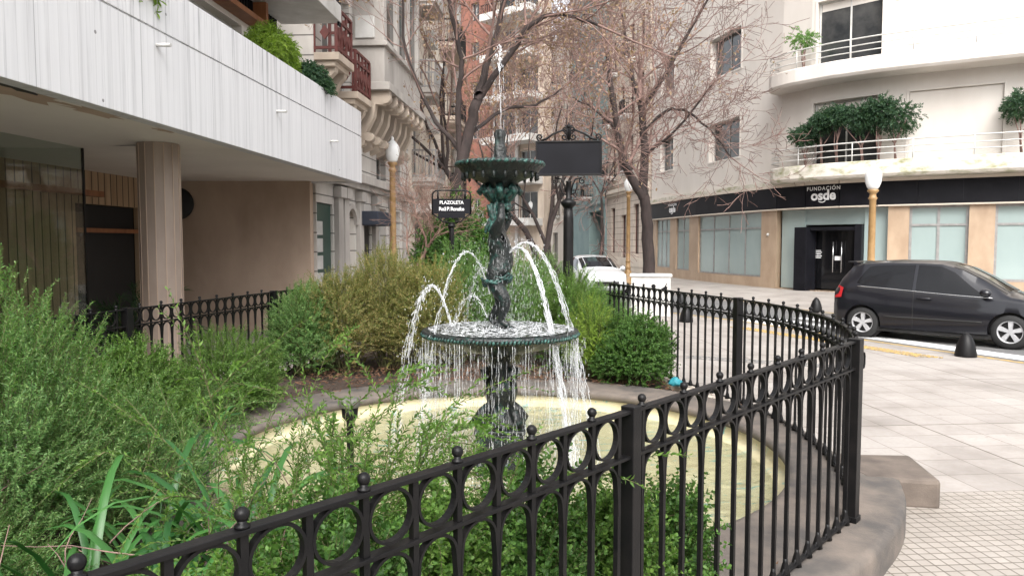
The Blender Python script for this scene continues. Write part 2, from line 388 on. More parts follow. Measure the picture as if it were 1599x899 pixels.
# ------------------------------------------------------------------ ground, road, pavements
HEAD = R(4.08)
def Lx(Y, off=0): return -5.38+off+.0713*Y
near_curb = [(15.5, -3), (12.2, 2), (9.9, 7), (8.05, 11.5), (6.8, 14.4), (5.6, 17.6), (3.7, 21), (2.2, 25), (1.55, 28), (2.2, 40), (3.4, 60), (1.0, 84), (-8, 125)]
far_curb = [(19.5, -3), (16.8, 4), (13.6, 11), (10.5, 16), (8.4, 20.2), (7.3, 24.6), (6.1, 28), (5.0, 31), (5.4, 40), (5.3, 52), (3.6, 64), (1.6, 84), (-5, 125)]
def sheet(name, poly, z, mat, kind='structure'):
    mb = MB(); mb.add([(x, y, z) for x, y in poly], [tuple(range(len(poly)))])
    o = mb.build(name, mat, fixn=False); tag(o, kind=kind)
    if o.data.polygons[0].normal.z < 0: o.data.flip_normals()
    return o
sheet('ground', [(-400, -300), (400, -300), (400, 700), (-400, 700)], -.06, m_asph)
# plaza pavement (left of the street); the pool is let into it, so it is a ring of quads round the pool centre
PC = (-.1, 6.2); PR = 2.33
def ray_poly(poly, th):
    dx, dy = math.cos(th), math.sin(th); best = None
    for i in range(len(poly)):
        x1, y1 = poly[i][0]-PC[0], poly[i][1]-PC[1]; x2, y2 = poly[(i+1) % len(poly)][0]-PC[0], poly[(i+1) % len(poly)][1]-PC[1]
        ex, ey = x2-x1, y2-y1; den = dx*ey-dy*ex
        if abs(den) < 1e-9: continue
        t = (x1*ey-y1*ex)/den; u = (x1*dy-y1*dx)/den
        if t > 0 and -1e-6 <= u <= 1+1e-6 and (best is None or t < best): best = t
    return best
inner_plaza = [(-30, -3)]+[p for p in near_curb[:6]]+[(3.7, 21), (-30, 21)]
mb = MB(); N = 180
ths = sorted([2*PI*k/N for k in range(N)]+[math.atan2(p[1]-PC[1], p[0]-PC[0]) % (2*PI) for p in inner_plaza])
for k in range(len(ths)):
    a, b = ths[k], ths[(k+1) % len(ths)]
    ra, rb = ray_poly(inner_plaza, a) or 10, ray_poly(inner_plaza, b) or 10
    pa = lambda r, t: (PC[0]+r*math.cos(t), PC[1]+r*math.sin(t), 0)
    mb.add([pa(2.45, a), pa(ra, a), pa(rb, b), pa(2.45, b)], [(0, 1, 2, 3)])
pv = mb.build('plaza_pavement', m_tile); tag(pv, kind='structure')
sheet('street_pavement', [(-30, 21), (3.7, 21)]+near_curb[7:]+[(-30, 125)], 0.0, m_tile)
mb = MB(); mb.prism(far_curb+[(60, 125), (60, -3)], -.3, 0.0)
tag(mb.build('far_pavement', m_tile), kind='structure')
mb = MB(); mb.ribbon([(x, y, -.2) for x, y in near_curb], .16, .204); tag(mb.build('kerb', m_grey), kind='structure')
mb = MB(); mb.ribbon([(x, y, -.2) for x, y in far_curb], .16, .206); tag(mb.build('kerb', m_grey), kind='structure')
mb = MB(); mb.ribbon([(x-.0, y, .0055) for x, y in near_curb[:7]], .13, .003); tag(mb.build('yellow_kerb_line', m_yellow), kind='structure')
mb = MB(); mb.ribbon([(x+.02, y, .008) for x, y in far_curb[:6]], .11, .003); tag(mb.build('yellow_kerb_line', m_yellow), kind='structure')
# tactile strip: rows of raised yellow buttons on the pavement
mb = MB()
for i in range(60):
    t = i/59; x = 5.55+(7.35-5.55)*t*1.0; y = 16.6+(12.3-16.6)*t
    for j in range(5):
        mb.lathe([(.034, .002), (.026, .012), (.001, .013)], (x-.62+.085*j, y-.12-.035*j, 0), 8)
o = mb.build('tactile_strip', m_yellow); tag(o, kind='structure')
# crosswalk bars and painted edge on the asphalt
mb = MB()
for i in range(6):
    t = i/5.0; cx, cy = 5.95+2.0*t*1.15, 17.6+.7*t
    d = Vector((.42, -.91)).normalized(); n = Vector((d.y, -d.x))
    c = Vector((6.3, 17.3))+Vector((.75*i*.55, .33*i*.5+0.0))
for (cx, cy, l, wd) in [(6.35, 17.5, 2.6, .35), (7.15, 17.75, 2.6, .35), (8.0, 18.0, 2.6, .35), (8.35, 13.1, 5.2, .5), (9.75, 13.5, 5.2, .4)]:
    d = Vector((.39, -.92)); n = Vector((.92, .39)); c = Vector((cx, cy))
    q = [c+d*l/2+n*wd/2, c-d*l/2+n*wd/2, c-d*l/2-n*wd/2, c+d*l/2-n*wd/2]
    mb.add([(p.x, p.y, -.056) for p in q], [(0, 1, 2, 3)])
tag(mb.build('crosswalk_marking', m_stripe), kind='structure')
# iron channel grate crossing the plaza
mb = MB(); ga, gb = Vector((2.9, 12.1)), Vector((5.2, 11.0)); gd = (gb-ga); gl = gd.length; gd.normalize(); gn = Vector((gd.y, -gd.x))
for k in range(int(gl/.09)):
    p = ga+gd*(k*.09); q = p+gd*.045
    mb.wb(p, q, .002, .010, -.11, .11)
mb.wb(ga, gb, .001, .014, .11, .14); mb.wb(ga, gb, .001, .014, -.14, -.11)
tag(mb.build('channel_grate', m_alu), 'narrow grey iron drain grate crossing the pale paving behind the curved fence', 'grate')

# ------------------------------------------------------------------ pool, coping, planting bed
Cc = Vector((2.06, 4.39)); Bp = Vector((.42, 2.56)); fdir = (Cc-Bp).normalized()
# right fence arc C->D then straight to E
def arc_fence():
    pts = []; h0, h1 = R(26), R(-15); Rr = 3.355/(2*math.sin(R(20.5))); n = 24; L = Rr*(h0-h1); p = Cc.copy(); pts.append(p.copy())
    for i in range(n):
        h = h0+(h1-h0)*(i+.5)/n; p = p+Vector((math.sin(h), math.cos(h)))*(L/n); pts.append(p.copy())
    D = pts[-1].copy(); dirn = Vector((math.sin(R(-17)), math.cos(R(-17))))
    for k in range(1, 9): pts.append(D+dirn*.43*k)
    return pts, D, L
AF, Dp, ARCL = arc_fence()
fence_poly = [(p.x, p.y) for p in AF]
bed = fence_poly+[(1.1, 13.6), (1.0, 17.5), (-2.2, 17.5), (-2.5, 12), (-3.6, 7.2), (-4.6, 2.9), (-3.4, -.2), (-1.75, .13)]
def outerR(th):
    thd = math.degrees(th) % 360
    fr = ray_poly([(p.x, p.y) for p in AF]+[(-50, 30), (-50, 4.2)], th)
    if thd < 75 or thd > 352:
        r = min(2.93, (fr or 9)+.12)
        return r
    if 318 < thd <= 352: return 3.06
    if 262 < thd <= 318: return 3.06+(318-thd)*.004
    return 2.93
mb = MB(); NN = 240; prof = []
for k in range(NN):
    th = 2*PI*k/NN; ro = outerR(th); co, si = math.cos(th), math.sin(th)
    ring = [(PR+.03, .10), (PR-.02, .125), (PR-.03, .165), (PR-.015, .192), (PR+.03, .2), (ro-.05, .2), (ro-.012, .188), (ro, .15), (ro, -.05)]
    for r, z in ring: mb.v.append((PC[0]+r*co, PC[1]+r*si, z))
m_ = 9
for k in range(NN):
    for j in range(m_-1):
        a = k*m_+j; b = ((k+1) % NN)*m_+j; mb.f.append((a, b, b+1, a+1)); mb.sm.append(True)
cop = mb.build('pool_coping', m_coping, fixn=True)
tag(cop, 'broad round coping of weathered brown concrete edging the cream pool', 'pool coping')
bl = MB(); bl.prism([(2.55, 5.22), (3.05, 5.13), (3.17, 5.78), (2.5, 5.82)], -.02, .203)
tag(bl.build('kerb_block', m_block, bevel=.03), 'short brown concrete stub jutting from the pool wall onto the paving', 'kerb block')
mb = MB(); mb.lathe([(PR+.03, .14), (PR+.02, .05), (PR+.01, .025), (PR-.10, .015), (PR-.12, -.01), (PR-.3, -.035), (.001, -.045)], (PC[0], PC[1], 0), 120, cap=False)
tag(mb.build('pool_basin', m_pool, fixn=True), 'shallow round pool basin painted cream with flakes of turquoise paint', 'pool')
mb = MB(); mb.lathe([(PR+.01, 0), (1.2, 0), (.001, 0)], (PC[0], PC[1], .004), 96, cap=False); tag(mb.build('pool_water', m_water), kind='structure')
# soil
mb = MB(); ths = sorted([2*PI*k/200 for k in range(200)]+[math.atan2(p[1]-PC[1], p[0]-PC[0]) % (2*PI) for p in bed])
rs = random.Random(3); hcache = {}
nr = 9; rows = []
for th in ths:
    ro = outerR(th)-.12; rb_ = (ray_poly(bed, th) or 3); rb_ = max(rb_, ro+.001)
    row = []
    for j in range(nr):
        r = ro+(rb_-ro)*j/(nr-1); row.append((PC[0]+r*math.cos(th), PC[1]+r*math.sin(th), .13+.04*math.sin(r*3+th*9)*(.0 if j in (0,) else 1)))
    rows.append(row); mb.v += row
nT = len(ths)
for k in range(nT):
    for j in range(nr-1):
        a = k*nr+j; b = ((k+1) % nT)*nr+j; mb.f.append((a, a+1, b+1, b)); mb.sm.append(True)
tag(mb.build('planting_bed', m_soil), kind='structure')
def litter(n, seed, region, name='fallen_leaves'):
    r = np.random.RandomState(seed); V = []; Fc = []
    k = 0
    while k < n:
        x, y = region(r)
        d = math.hypot(x-PC[0], y-PC[1]); th = math.atan2(y-PC[1], x-PC[0])
        if d < outerR(th)-.25 or d > (ray_poly(bed, th) or 3)-.02: continue
        z = .215+r.rand()*.012 if d < outerR(th) else .185+r.rand()*.03
        a = r.rand()*6.28; l = .03+.05*r.rand(); wd = l*.35; ca, sa = math.cos(a), math.sin(a); c1, c2 = r.rand()*.02, r.rand()*.02
        b = len(V); V += [(x-ca*l/2, y-sa*l/2, z+c1), (x-sa*wd/2, y+ca*wd/2, z), (x+ca*l/2, y+sa*l/2, z+c2), (x+sa*wd/2, y-ca*wd/2, z+.004)]
        Fc.append((b, b+1, b+2, b+3)); k += 1
    q = MB(); q.add(V, Fc); return tag(q.build(name, L_litter), kind='stuff')
def reg_all(r):
    return r.uniform(-4, 2.4), r.uniform(.5, 12)
litter(2600, 5, reg_all)
litter(1500, 6, lambda r: (r.uniform(-2.6, 2.0), r.uniform(8.75, 10)))
# low walls below the fences
mb = MB(); mb.wb(Cc-fdir*1.6, Bp-fdir*3.4, -.02, .2, -.10, .10); o = mb.build('fence_wall', m_coping, bevel=.012); tag(o, 'low concrete wall carrying the near straight fence beside the camera', 'low wall')
LF0 = Vector((-3.66, 6.95)); ldir = Vector((math.sin(R(13)), math.cos(R(13))))
mb = MB(); mb.wb(LF0-ldir*3.2, LF0+ldir*5.0, -.02, .16, -.08, .08); o = mb.build('fence_wall', m_coping, bevel=.012); tag(o, 'low concrete wall below the far left fence by the overhang', 'low wall')
mb = MB(); mb.ribbon([(p.x, p.y, -.02) for p in AF[22:]], .18, .2); o = mb.build('fence_wall', m_cream, bevel=.012); tag(o, 'low pale kerb below the fence behind the dark bush', 'low wall')

# ------------------------------------------------------------------ fences
ZB, ZT = .2, 1.3; SP = .1525
def bar_mesh(finial):
    q = MB(); h = .009
    q.box(-h, h, -h, h, .01, 1.09)
    q.lathe([(.028, 0), (.026, .02), (.013, .07), (.012, .09)], (0, 0, .005), 8)
    if finial:
        q.lathe([(.016, 0), (.016, .006), (.009, .010), (.011, .016)], (0, 0, 1.1), 12)
        q.ball((0, 0, 1.128), .0160, 14)
    me_o = q.build('tmp', m_iron); me = me_o.data; bpy.data.objects.remove(me_o); return me
me_bar, me_barf = bar_mesh(False), bar_mesh(True)
def _me(q):
    o_ = q.build('tmp', m_iron); me = o_.data; bpy.data.objects.remove(o_); return me
def ring_meshes():
    w_ = .010; cz = 1.1-.0105-.070; out = []
    for (ro, ri, m, a1, cz_) in ((.070, .062, 28, 2*PI, cz), (.070, .062, 14, PI, .935-.078)):
        q = MB(); prof_ = [(a1*k/m, cz_, ro, ri) for k in range(m+1)]; pts = [(ro*math.cos(a), ri*math.cos(a), cz_+ro*math.sin(a), cz_+ri*math.sin(a)) for a, *_ in prof_]
        if m == 14:   # legs of the arch run down and close in on the bars
            low = [(.073, .067, .80), (.078, .072, .74)]
            pts = [(x0, x1, z, z) for x0, x1, z in low[::-1]]+pts+[(-x0, -x1, z, z) for x0, x1, z in low]
        vs = []
        for (xo, xi, zo, zi) in pts: vs += [(xo, -w_, zo), (xo, w_, zo), (xi, w_, zi), (xi, -w_, zi)]
        q.add(vs, [(k*4+j, k*4+(j+1) % 4, (k+1)*4+(j+1) % 4, (k+1)*4+j) for k in range(len(pts)-1) for j in range(4)]); out.append(_me(q))
    q = MB(); q.tube([(.066*math.cos(a), 0, .055-.035*math.sin(a)) for a in [PI*k/10 for k in range(11)]], .006, 6); out.append(_me(q)); return out
me_rings = ring_meshes()
fence_n = 0
def fence(label, pts, posts, u0, nbar, phase=0, z0=ZB, finial_phase=0, group='black iron fences round the pool garden'):
    """pts: plan polyline; bars at u0 + k*SP; posts at given u"""
    global fence_n
    fence_n += 1
    P2 = [Vector(p) for p in pts]; cum = [0]
    for a, b in zip(P2, P2[1:]): cum.append(cum[-1]+(b-a).length)
    def at(u):
        u = max(0, min(cum[-1], u))
        for i in range(len(P2)-1):
            if u <= cum[i+1]+1e-9:
                t = (u-cum[i])/(cum[i+1]-cum[i]); d = (P2[i+1]-P2[i]).normalized(); return P2[i].lerp(P2[i+1], t), d
        return P2[-1], (P2[-1]-P2[-2]).normalized()
    root = thing('iron_fence', (P2[0].x, P2[0].y, z0), 0, label, 'fence', group)
    M0 = Vector((P2[0].x, P2[0].y, z0))
    for (zz, w_, t_) in ((1.088, .034, .012), (.928, .034, .012), (.015, .03, .012)):
        q = MB(); m = max(2, int(cum[-1]/.12))
        q.ribbon([(*at(cum[-1]*k/m)[0], z0+zz) for k in range(m+1)], w_, t_)
        q.build('rail', m_iron, root, bevel=.0015)
    for k in range(nbar):
        u = u0+k*SP
        if any(abs(u-pu) < .055 for pu in posts): continue
        p, d = at(u)
        o = bpy.data.objects.new('baluster', me_barf if (k+finial_phase) % 2 == 0 else me_bar); C.objects.link(o); o.parent = root
        o.location = (p.x-M0.x, p.y-M0.y, 0); o.rotation_euler = (0, 0, math.atan2(d.y, d.x))
    for k in range(nbar-1):
        u = u0+(k+.5)*SP
        if any(abs(u-pu) < .07 for pu in posts): continue
        p, d = at(u)
        for nm_, me_ in zip(('ring', 'arch', 'scroll'), me_rings):
            o = bpy.data.objects.new(nm_, me_); C.objects.link(o); o.parent = root
            o.location = (p.x-M0.x, p.y-M0.y, 0); o.rotation_euler = (0, 0, math.atan2(d.y, d.x))
    for pu in posts:
        p, d = at(pu); a = math.atan2(d.y, d.x); Mx = Matrix.Translation((p.x, p.y, z0)) @ Matrix.Rotation(a, 4, 'Z')
        hw = .027 if (fence_n == 1 and pu < 4) else .038
        q = MB(); q.box(-hw, hw, -hw, hw, -.01, 1.112, Mx); q.box(-.046, .046, -.046, .046, 0, .035, Mx)
        q.build('post', m_iron, root, bevel=.003)
    return root, at
# near straight fence from corner C through B toward the lower left
A0 = Cc-fdir*5.3
f1, at1 = fence('near straight black iron fence running from lower left to the corner post', [A0, Cc], [5.3, 5.3-2.457], (5.3-2.457+.068) % SP, int(5.25/SP)+1, finial_phase=int((5.3-2.457+.068)/SP) % 2)
q = MB(); Mx = Matrix.Translation((Cc.x, Cc.y, .2)) @ Matrix.Rotation(math.atan2(fdir.y, fdir.x), 4, 'Z')
q.tube([Mx @ Vector((.04, -.03, .93)), Mx @ Vector((.075, -.03, .93)), Mx @ Vector((.085, -.03, .95)), Mx @ Vector((.085, -.03, 1.0)), Mx @ Vector((.075, -.03, 1.02)), Mx @ Vector((.04, -.03, 1.02))], .006, 8)
q.build('latch', m_iron, f1)
arc_len = sum((b-a).length for a, b in zip(AF, AF[1:]))
f2, at2 = fence('curved black iron fence sweeping behind the pool on the right', AF, [ARCL], .09, int(arc_len/SP)-1)
f3, at3 = fence('black iron fence at far left in front of the stone column', [LF0-ldir*3.2, LF0+ldir*5.0], [3.2+.02, 3.2+2.6], .03, 52, z0=.16)

# ------------------------------------------------------------------ fountain
FX, FY = PC
ft = thing('fountain', (FX, FY, -.25), 0, 'dark green bronze two tiered fountain with a putto in the middle of the pool', 'fountain')
q = MB()
q.box(FX-.20, FX+.20, FY-.20, FY+.20, -.26, .30); q.box(FX-.225, FX+.225, FY-.225, FY+.225, -.26, -.12); q.box(FX-.215, FX+.215, FY-.215, FY+.215, .30, .335)
q.build('plinth', m_bronze, ft, bevel=.012)
q = MB()
lob = lambda a, z: 1+.10*math.cos(3*a+.6)+.04*math.cos(9*a)
q.lathe([(.20, .33), (.185, .38), (.13, .45), (.10, .50), (.115, .55), (.135, .62), (.125, .70), (.09, .76), (.10, .80), (.085, .86), (.11, .92), (.15, .96)], (FX, FY, 0), 48, rf=lob)
for k in range(6):
    a = k*PI/3+.3; ca, sa = math.cos(a), math.sin(a)
    q.tube([(FX+ca*.11, FY+sa*.11, .70), (FX+ca*.145, FY+sa*.145, .76), (FX+ca*.15, FY+sa*.15, .81), (FX+ca*.12, FY+sa*.12, .83), (FX+ca*.125, FY+sa*.125, .79)], [.02, .026, .028, .024, .015], 8)
    q.tube([(FX+ca*.19, FY+sa*.19, .34), (FX+ca*.21, FY+sa*.21, .39), (FX+ca*.16, FY+sa*.16, .46), (FX+ca*.12, FY+sa*.12, .52)], [.03, .045, .04, .02], 8)
q.build('stem', m_bronze, ft)
q = MB()
flute = lambda a, z: 1+(.012*math.cos(48*a) if z > 1.09 else .02*math.cos(16*a))
q.lathe([(.13, .95), (.20, .965), (.34, .99), (.48, 1.03), (.58, 1.075), (.625, 1.10), (.655, 1.115), (.66, 1.14), (.645, 1.16), (.62, 1.158), (.60, 1.135), (.40, 1.12), (.12, 1.125), (.001, 1.13)], (FX, FY, 0), 144, rf=flute)
bowl = q.build('lower_basin', m_bronze, ft)
q = MB()
for k in range(130):
    a = 2*PI*k/130; a2 = a+.028; q.tube([(FX+.655*math.cos(a), FY+.655*math.sin(a), 1.108), (FX+.664*math.cos(a+.014), FY+.664*math.sin(a+.014), 1.124), (FX+.656*math.cos(a2), FY+.656*math.sin(a2), 1.14)], [.006, .0125, .007], 6)
q.build('bead_rim', m_verd, bowl)
q = MB()
rip = lambda a, z: 1
q.lathe([(.61, 1.163), (.45, 1.166), (.25, 1.17), (.001, 1.178)], (FX, FY, 0), 48, cap=False)
q.build('basin_water', m_froth, bowl)
q = MB(); sc_ = lambda a, z: 1+(.03*abs(math.cos(14*a)) if z > 2.49 else 0.0)
q.lathe([(.10, 2.30), (.13, 2.37), (.20, 2.41), (.29, 2.44), (.325, 2.47), (.33, 2.50), (.355, 2.515), (.365, 2.545), (.345, 2.555), (.32, 2.53), (.16, 2.51), (.05, 2.52), (.001, 2.52)], (FX, FY, 0), 112, rf=sc_)
for k in range(22):
    a = 2*PI*k/22; q.lathe([(.002, -.05), (.012, -.035), (.014, -.01), (.010, .01)], (FX+.315*math.cos(a), FY+.315*math.sin(a), 2.45), 8)
ub = q.build('upper_basin', m_bronze, ft)
q = MB()
q.tube([(FX+(.357+.006*math.cos(40*a))*math.cos(a), FY+(.357+.006*math.cos(40*a))*math.sin(a), 2.535+.006*math.sin(40*a)) for a in [2*PI*k/240 for k in range(241)]], [.015+.004*math.cos(40*2*PI*k/240) for k in range(241)], 6)
q.build('scalloped_rim', m_verd, ub)
q = MB()
q.lathe([(.07, 2.51), (.075, 2.55), (.05, 2.60), (.055, 2.65), (.045, 2.70), (.04, 2.75), (.048, 2.79), (.03, 2.82), (.02, 2.825)], (FX, FY, 0), 24, rf=lambda a, z: 1+.15*math.cos(4*a+z*20))
q.build('finial', m_bronze, ft)
q = MB()  # leafy capital the figure carries
q.lathe([(.06, 2.16), (.075, 2.2), (.06, 2.24), (.11, 2.28), (.14, 2.32), (.10, 2.345)], (FX, FY, 0), 40, rf=lambda a, z: 1+.12*math.cos(8*a+z*30))
for k in range(8):
    a = 2*PI*k/8; ca, sa = math.cos(a), math.sin(a)
    q.tube([(FX+ca*.05, FY+sa*.05, 2.2), (FX+ca*.10, FY+sa*.10, 2.28), (FX+ca*.155, FY+sa*.155, 2.35), (FX+ca*.175, FY+sa*.175, 2.31), (FX+ca*.16, FY+sa*.16, 2.28)], [.012, .03, .034, .028, .012], 8)
q.build('capital', m_verd, ft)
# putto: one continuous skinned figure
def skin(name, verts, edges, radii, mat, parent, root=0, sub=2):
    me = bpy.data.meshes.new(name); me.from_pydata([tuple(WM[parent.name].inverted() @ Vector(v)) for v in verts], edges, []); me.materials.append(mat)
    o = bpy.data.objects.new(name, me); C.objects.link(o); o.parent = parent; WM[o.name] = WM[parent.name]
    md = o.modifiers.new('skin', 'SKIN'); md.use_smooth_shade = True
    for i, r in enumerate(radii):
        sv = me.skin_vertices[0].data[i]; rr = r if isinstance(r, tuple) else (r, r); sv.radius = rr; sv.use_root = (i == root)
    s = o.modifiers.new('sub', 'SUBSURF'); s.levels = sub; s.render_levels = sub
    return o
bz = 1.17
J = [(-.045, 0, .42), (.02, 0, .54), (.005, 0, .66), (-.035, 0, .79), (-.02, 0, .87), (.01, 0, .95),
     (-.03, -.095, .79), (.05, -.15, .91), (.03, -.075, 1.05), (-.03, .095, .79), (.04, .14, .92), (.02, .075, 1.05),
     (-.04, -.065, .38), (.075, -.075, .23), (.02, -.07, .06), (.10, -.075, .022),
     (-.05, .065, .38), (-.0, .06, .21), (-.10, .055, .06), (-.02, .06, .022)]
RAD = [.108, .118, .104, .084, .045, .082, .048, .038, .026, .048, .038, .026, .078, .056, .034, .030, .078, .056, .034, .030]
E = [(0, 1), (1, 2), (2, 3), (3, 4), (4, 5), (3, 6), (6, 7), (7, 8), (3, 9), (9, 10), (10, 11), (0, 12), (12, 13), (13, 14), (14, 15), (0, 16), (16, 17), (17, 18), (18, 19)]
rot = Matrix.Rotation(R(-14), 3, 'Z')
JW = [Vector((FX, FY, bz))+rot @ Vector(j) for j in J]
putto = skin('putto', JW, E, RAD, m_bronze, ft)
q = MB(); rr = random.Random(4)
for k in range(70):   # curls of hair
    a = rr.uniform(0, 2*PI); h = rr.uniform(-.03, .095); r = .078*math.cos(h*7) if h > 0 else .075
    face = abs(((a+R(22)+PI) % (2*PI))-PI) < .8 and h < .05
    if face: continue
    q.ball((FX+.005+max(.02, r)*math.cos(a), FY+max(.02, r)*math.sin(a), bz+.95+h), rr.uniform(.018, .03), 8)
q.build('hair', m_verd, putto)
q = MB()   # face: nose, brows, cheeks on the head turned to the right
fd = rot @ Vector((1, 0, 0)); fs = rot @ Vector((0, 1, 0)); hc = Vector((FX, FY, bz+.945))+rot @ Vector((.01, 0, 0))
q.tube([hc+fd*.072+Vector((0, 0, .02)), hc+fd*.098+Vector((0, 0, -.008)), hc+fd*.076+Vector((0, 0, -.014))], [.008, .012, .008], 8)
for s_ in (-1, 1):
    q.ball(hc+fd*.064+fs*(s_*.028)+Vector((0, 0, .012)), .012, 8); q.ball(hc+fd*.05+fs*(s_*.04)+Vector((0, 0, -.025)), .022, 8)
q.ball(hc+fd*.072+Vector((0, 0, -.036)), .014, 8, .5)
q.build('face', m_bronze, putto)
q = MB()   # drapery: scarf over the arms and shoulders, and a twisted band at the hips
for i in range(5):
    ph = i*1.2
    q.tube([(FX-.025+(.117+.012*math.sin(3*a+ph))*math.cos(a), FY+(.117+.012*math.sin(3*a+ph))*math.sin(a), bz+.40+.025*math.cos(a+.7)+.018*math.sin(5*a+ph)+.009*(i-2)) for a in [2*PI*k/28 for k in range(29)]], .010, 6)
q.build('drapery', m_verd, putto)
q = MB()
for sgn in (-1, 1):
    for i in range(4):
        o0 = rot @ Vector((-.01-.02*i, sgn*(.10+.012*(i % 3)), 0))
        q.tube([(FX+o0.x*(1+.3*math.sin(t*5+i)), FY+o0.y*.8, bz+1.05-.23*t-.01*i) for t in [k/8 for k in range(9)]], [.012, .018, .022, .024, .025, .024, .02, .016, .008], 7)
q.build('scarf', m_verd, putto)
q = MB()   # rocky mound of foliage under the feet
for k in range(26):
    a = rr.uniform(0, 2*PI); d_ = rr.uniform(0, .12); q.ball((FX+d_*math.cos(a), FY+d_*math.sin(a), 1.14+.03*rr.random()), rr.uniform(.02, .04), 8, .7)
q.build('mound', m_bronze, ft)

# water: jets as broken strings of drops, falling curtain from the lower basin, thin top jet
def drops(q, pts, rad, rnd, broken=.0, jit=0.006, el=2.2, seg=None):
    """a thread of water along a path: one tube of uneven thickness that thins out and breaks up"""
    run = []; rr_ = []
    def flush():
        if len(run) > 1:
            rr_[0] = rad*.1; rr_[-1] = rad*.1; q.tube(run, rr_, 6, cap=False)
        run.clear(); rr_.clear()
    for i, p in enumerate(pts):
        if rnd.random() < broken and len(run) > 2: flush()
        run.append(Vector(p)+Vector((rnd.gauss(0, jit*.5), rnd.gauss(0, jit*.5), rnd.gauss(0, jit*.5)))); rr_.append(rad*rnd.uniform(.25, 1.15))
    flush()
def jet(az_deg, r0, z0, vr, vz, label, rad=.010, spread=.015, n=60, seed=1, strands=6, zend=.005, broken=.12):
    rnd = random.Random(seed); q = MB(); g = 9.8; a = R(az_deg); ca, sa = math.cos(a), math.sin(a)
    T = (vz+math.sqrt(vz*vz+2*g*(z0-zend)))/g
    for s_ in range(strands*2):
        pts = []; dv = rnd.gauss(0, spread*2.0); dz = rnd.gauss(0, spread*2.0); dl = rnd.gauss(0, spread*1.6)
        for k in range(n+1):
            t = T*k/n; r = r0+(vr+dv)*t; z = z0+(vz+dz)*t-.5*g*t*t
            pts.append((FX+r*ca-dl*t*sa, FY+r*sa+dl*t*ca, max(z, zend)))
        drops(q, pts, rad*.42*rnd.uniform(.4, 1.1), rnd, broken*(.5 if s_ < 2 else 1.9), .004+.010*rnd.random())
    for k in range(170):
        t = T*rnd.random(); r = r0+vr*t+rnd.gauss(0, .04); z = z0+vz*t-.5*g*t*t+rnd.gauss(0, .05); rad_ = rnd.uniform(.001, .0036)
        q.ball((FX+r*ca+rnd.gauss(0, .025), FY+r*sa+rnd.gauss(0, .025), z), rad_, 6, rnd.uniform(1, 3.5))
    o = q.build('water_jet', m_jet); tag(o, label, 'water jet', 'water jets arching from the bronze figure'); return o
# apex about z 1.85
jet(-38, .10, 1.80, .90, .95, 'white water jet arching to the right in front of the lower basin rim', .013, seed=2, strands=9)
jet(-12, .10, 1.82, .98, 1.15, 'thinner water jet arching highest on the right of the bronze figure', .010, seed=3, strands=6)
jet(214, .10, 1.45, .82, 2.65, 'water jet falling left of centre across the front of the basin', .009, seed=4, strands=4, broken=.3)
jet(193, .42, 1.20, .62, 2.55, 'broken white water jet landing farthest to the left in the pool', .014, seed=5, strands=7, broken=.35)
jet(130, .10, 1.55, .85, 1.5, 'faint water jet arching behind the basin on the left', .008, seed=6, strands=4, broken=.35)
jet(160, .12, 1.25, .72, 1.9, 'splashing water jet rising left behind the basin rim', .010, seed=8, strands=4, broken=.45)
rnd = random.Random(11); q = MB()
for k in range(3400):
    a = rnd.uniform(0, 2*PI); rr_ = .655+rnd.gauss(.02, .03); z = 1.10-rnd.random()**.85*1.09; l = rnd.uniform(.015, .09)
    rad = rnd.uniform(.0008, .0026); x, y = FX+rr_*math.cos(a), FY+rr_*math.sin(a)
    q.tube([(x, y, z-l), (x, y, z-l*.6), (x, y, z)], [rad*.8, rad, rad*.1], 5, cap=False)
for k in range(85):
    a = rnd.uniform(0, 2*PI); x, y = FX+.655*math.cos(a), FY+.655*math.sin(a); zz = 1.1
    pts = [(x+rnd.gauss(0, .002), y+rnd.gauss(0, .002), 1.1-.03*i) for i in range(rnd.randint(6, 34))]
    q.tube(pts, [rnd.uniform(.0008, .0034) for _ in pts], 5)
tag(q.build('falling_water', m_drop), kind='stuff')
q = MB()    # spray over the statue and foam on the pool
for k in range(800):
    a = rnd.uniform(0, 2*PI); r = abs(rnd.gauss(.16, .12)); z = rnd.uniform(1.17, 1.95); l = rnd.uniform(.01, .05)
    x, y = FX+.06+r*math.cos(a), FY+r*math.sin(a); rad = rnd.uniform(.0007, .0022)
    q.tube([(x, y, z-l), (x, y, z-l*.5), (x, y, z)], [rad*.6, rad, rad*.2], 5, cap=False)
for k in range(420):
    a = rnd.uniform(0, 2*PI); r = rnd.uniform(.03, .62); q.ball((FX+r*math.cos(a), FY+r*math.sin(a), 1.17+abs(rnd.gauss(0, .014))), rnd.uniform(.002, .006), 6)
for k in range(380):
    a = rnd.uniform(0, 2*PI); r = rnd.gauss(.66, .10); q.ball((FX+r*math.cos(a), FY+r*math.sin(a), .005+abs(rnd.gauss(0, .012))), rnd.uniform(.002, .007), 6)
tag(q.build('water_spray', m_drop), kind='stuff')
q = MB()
pts = [(FX+.004*math.sin(z*9), FY, z) for z in [2.82+.02*i for i in range(34)]]
drops(q, pts, .0042, rnd, .02, .0015)
for (dx, dy, z0_, z1_) in ((.03, .0, 2.0, 3.42), (.012, -.02, 2.55, 3.3)):
    drops(q, [(FX+dx+.002*math.sin(z*7), FY+dy, z) for z in [z0_+.028*i for i in range(int((z1_-z0_)/.028))]], .002, rnd, .3, .0015)
for k in range(50): q.ball((FX+rnd.gauss(.0, .012), FY+rnd.gauss(0, .012), rnd.uniform(3.3, 3.52)), rnd.uniform(.002, .005), 6, 3)
for k in range(40): q.ball((FX+rnd.gauss(.0, .10), FY+rnd.gauss(0, .06), rnd.uniform(2.7, 3.5)), rnd.uniform(.0015, .003), 6, 2)
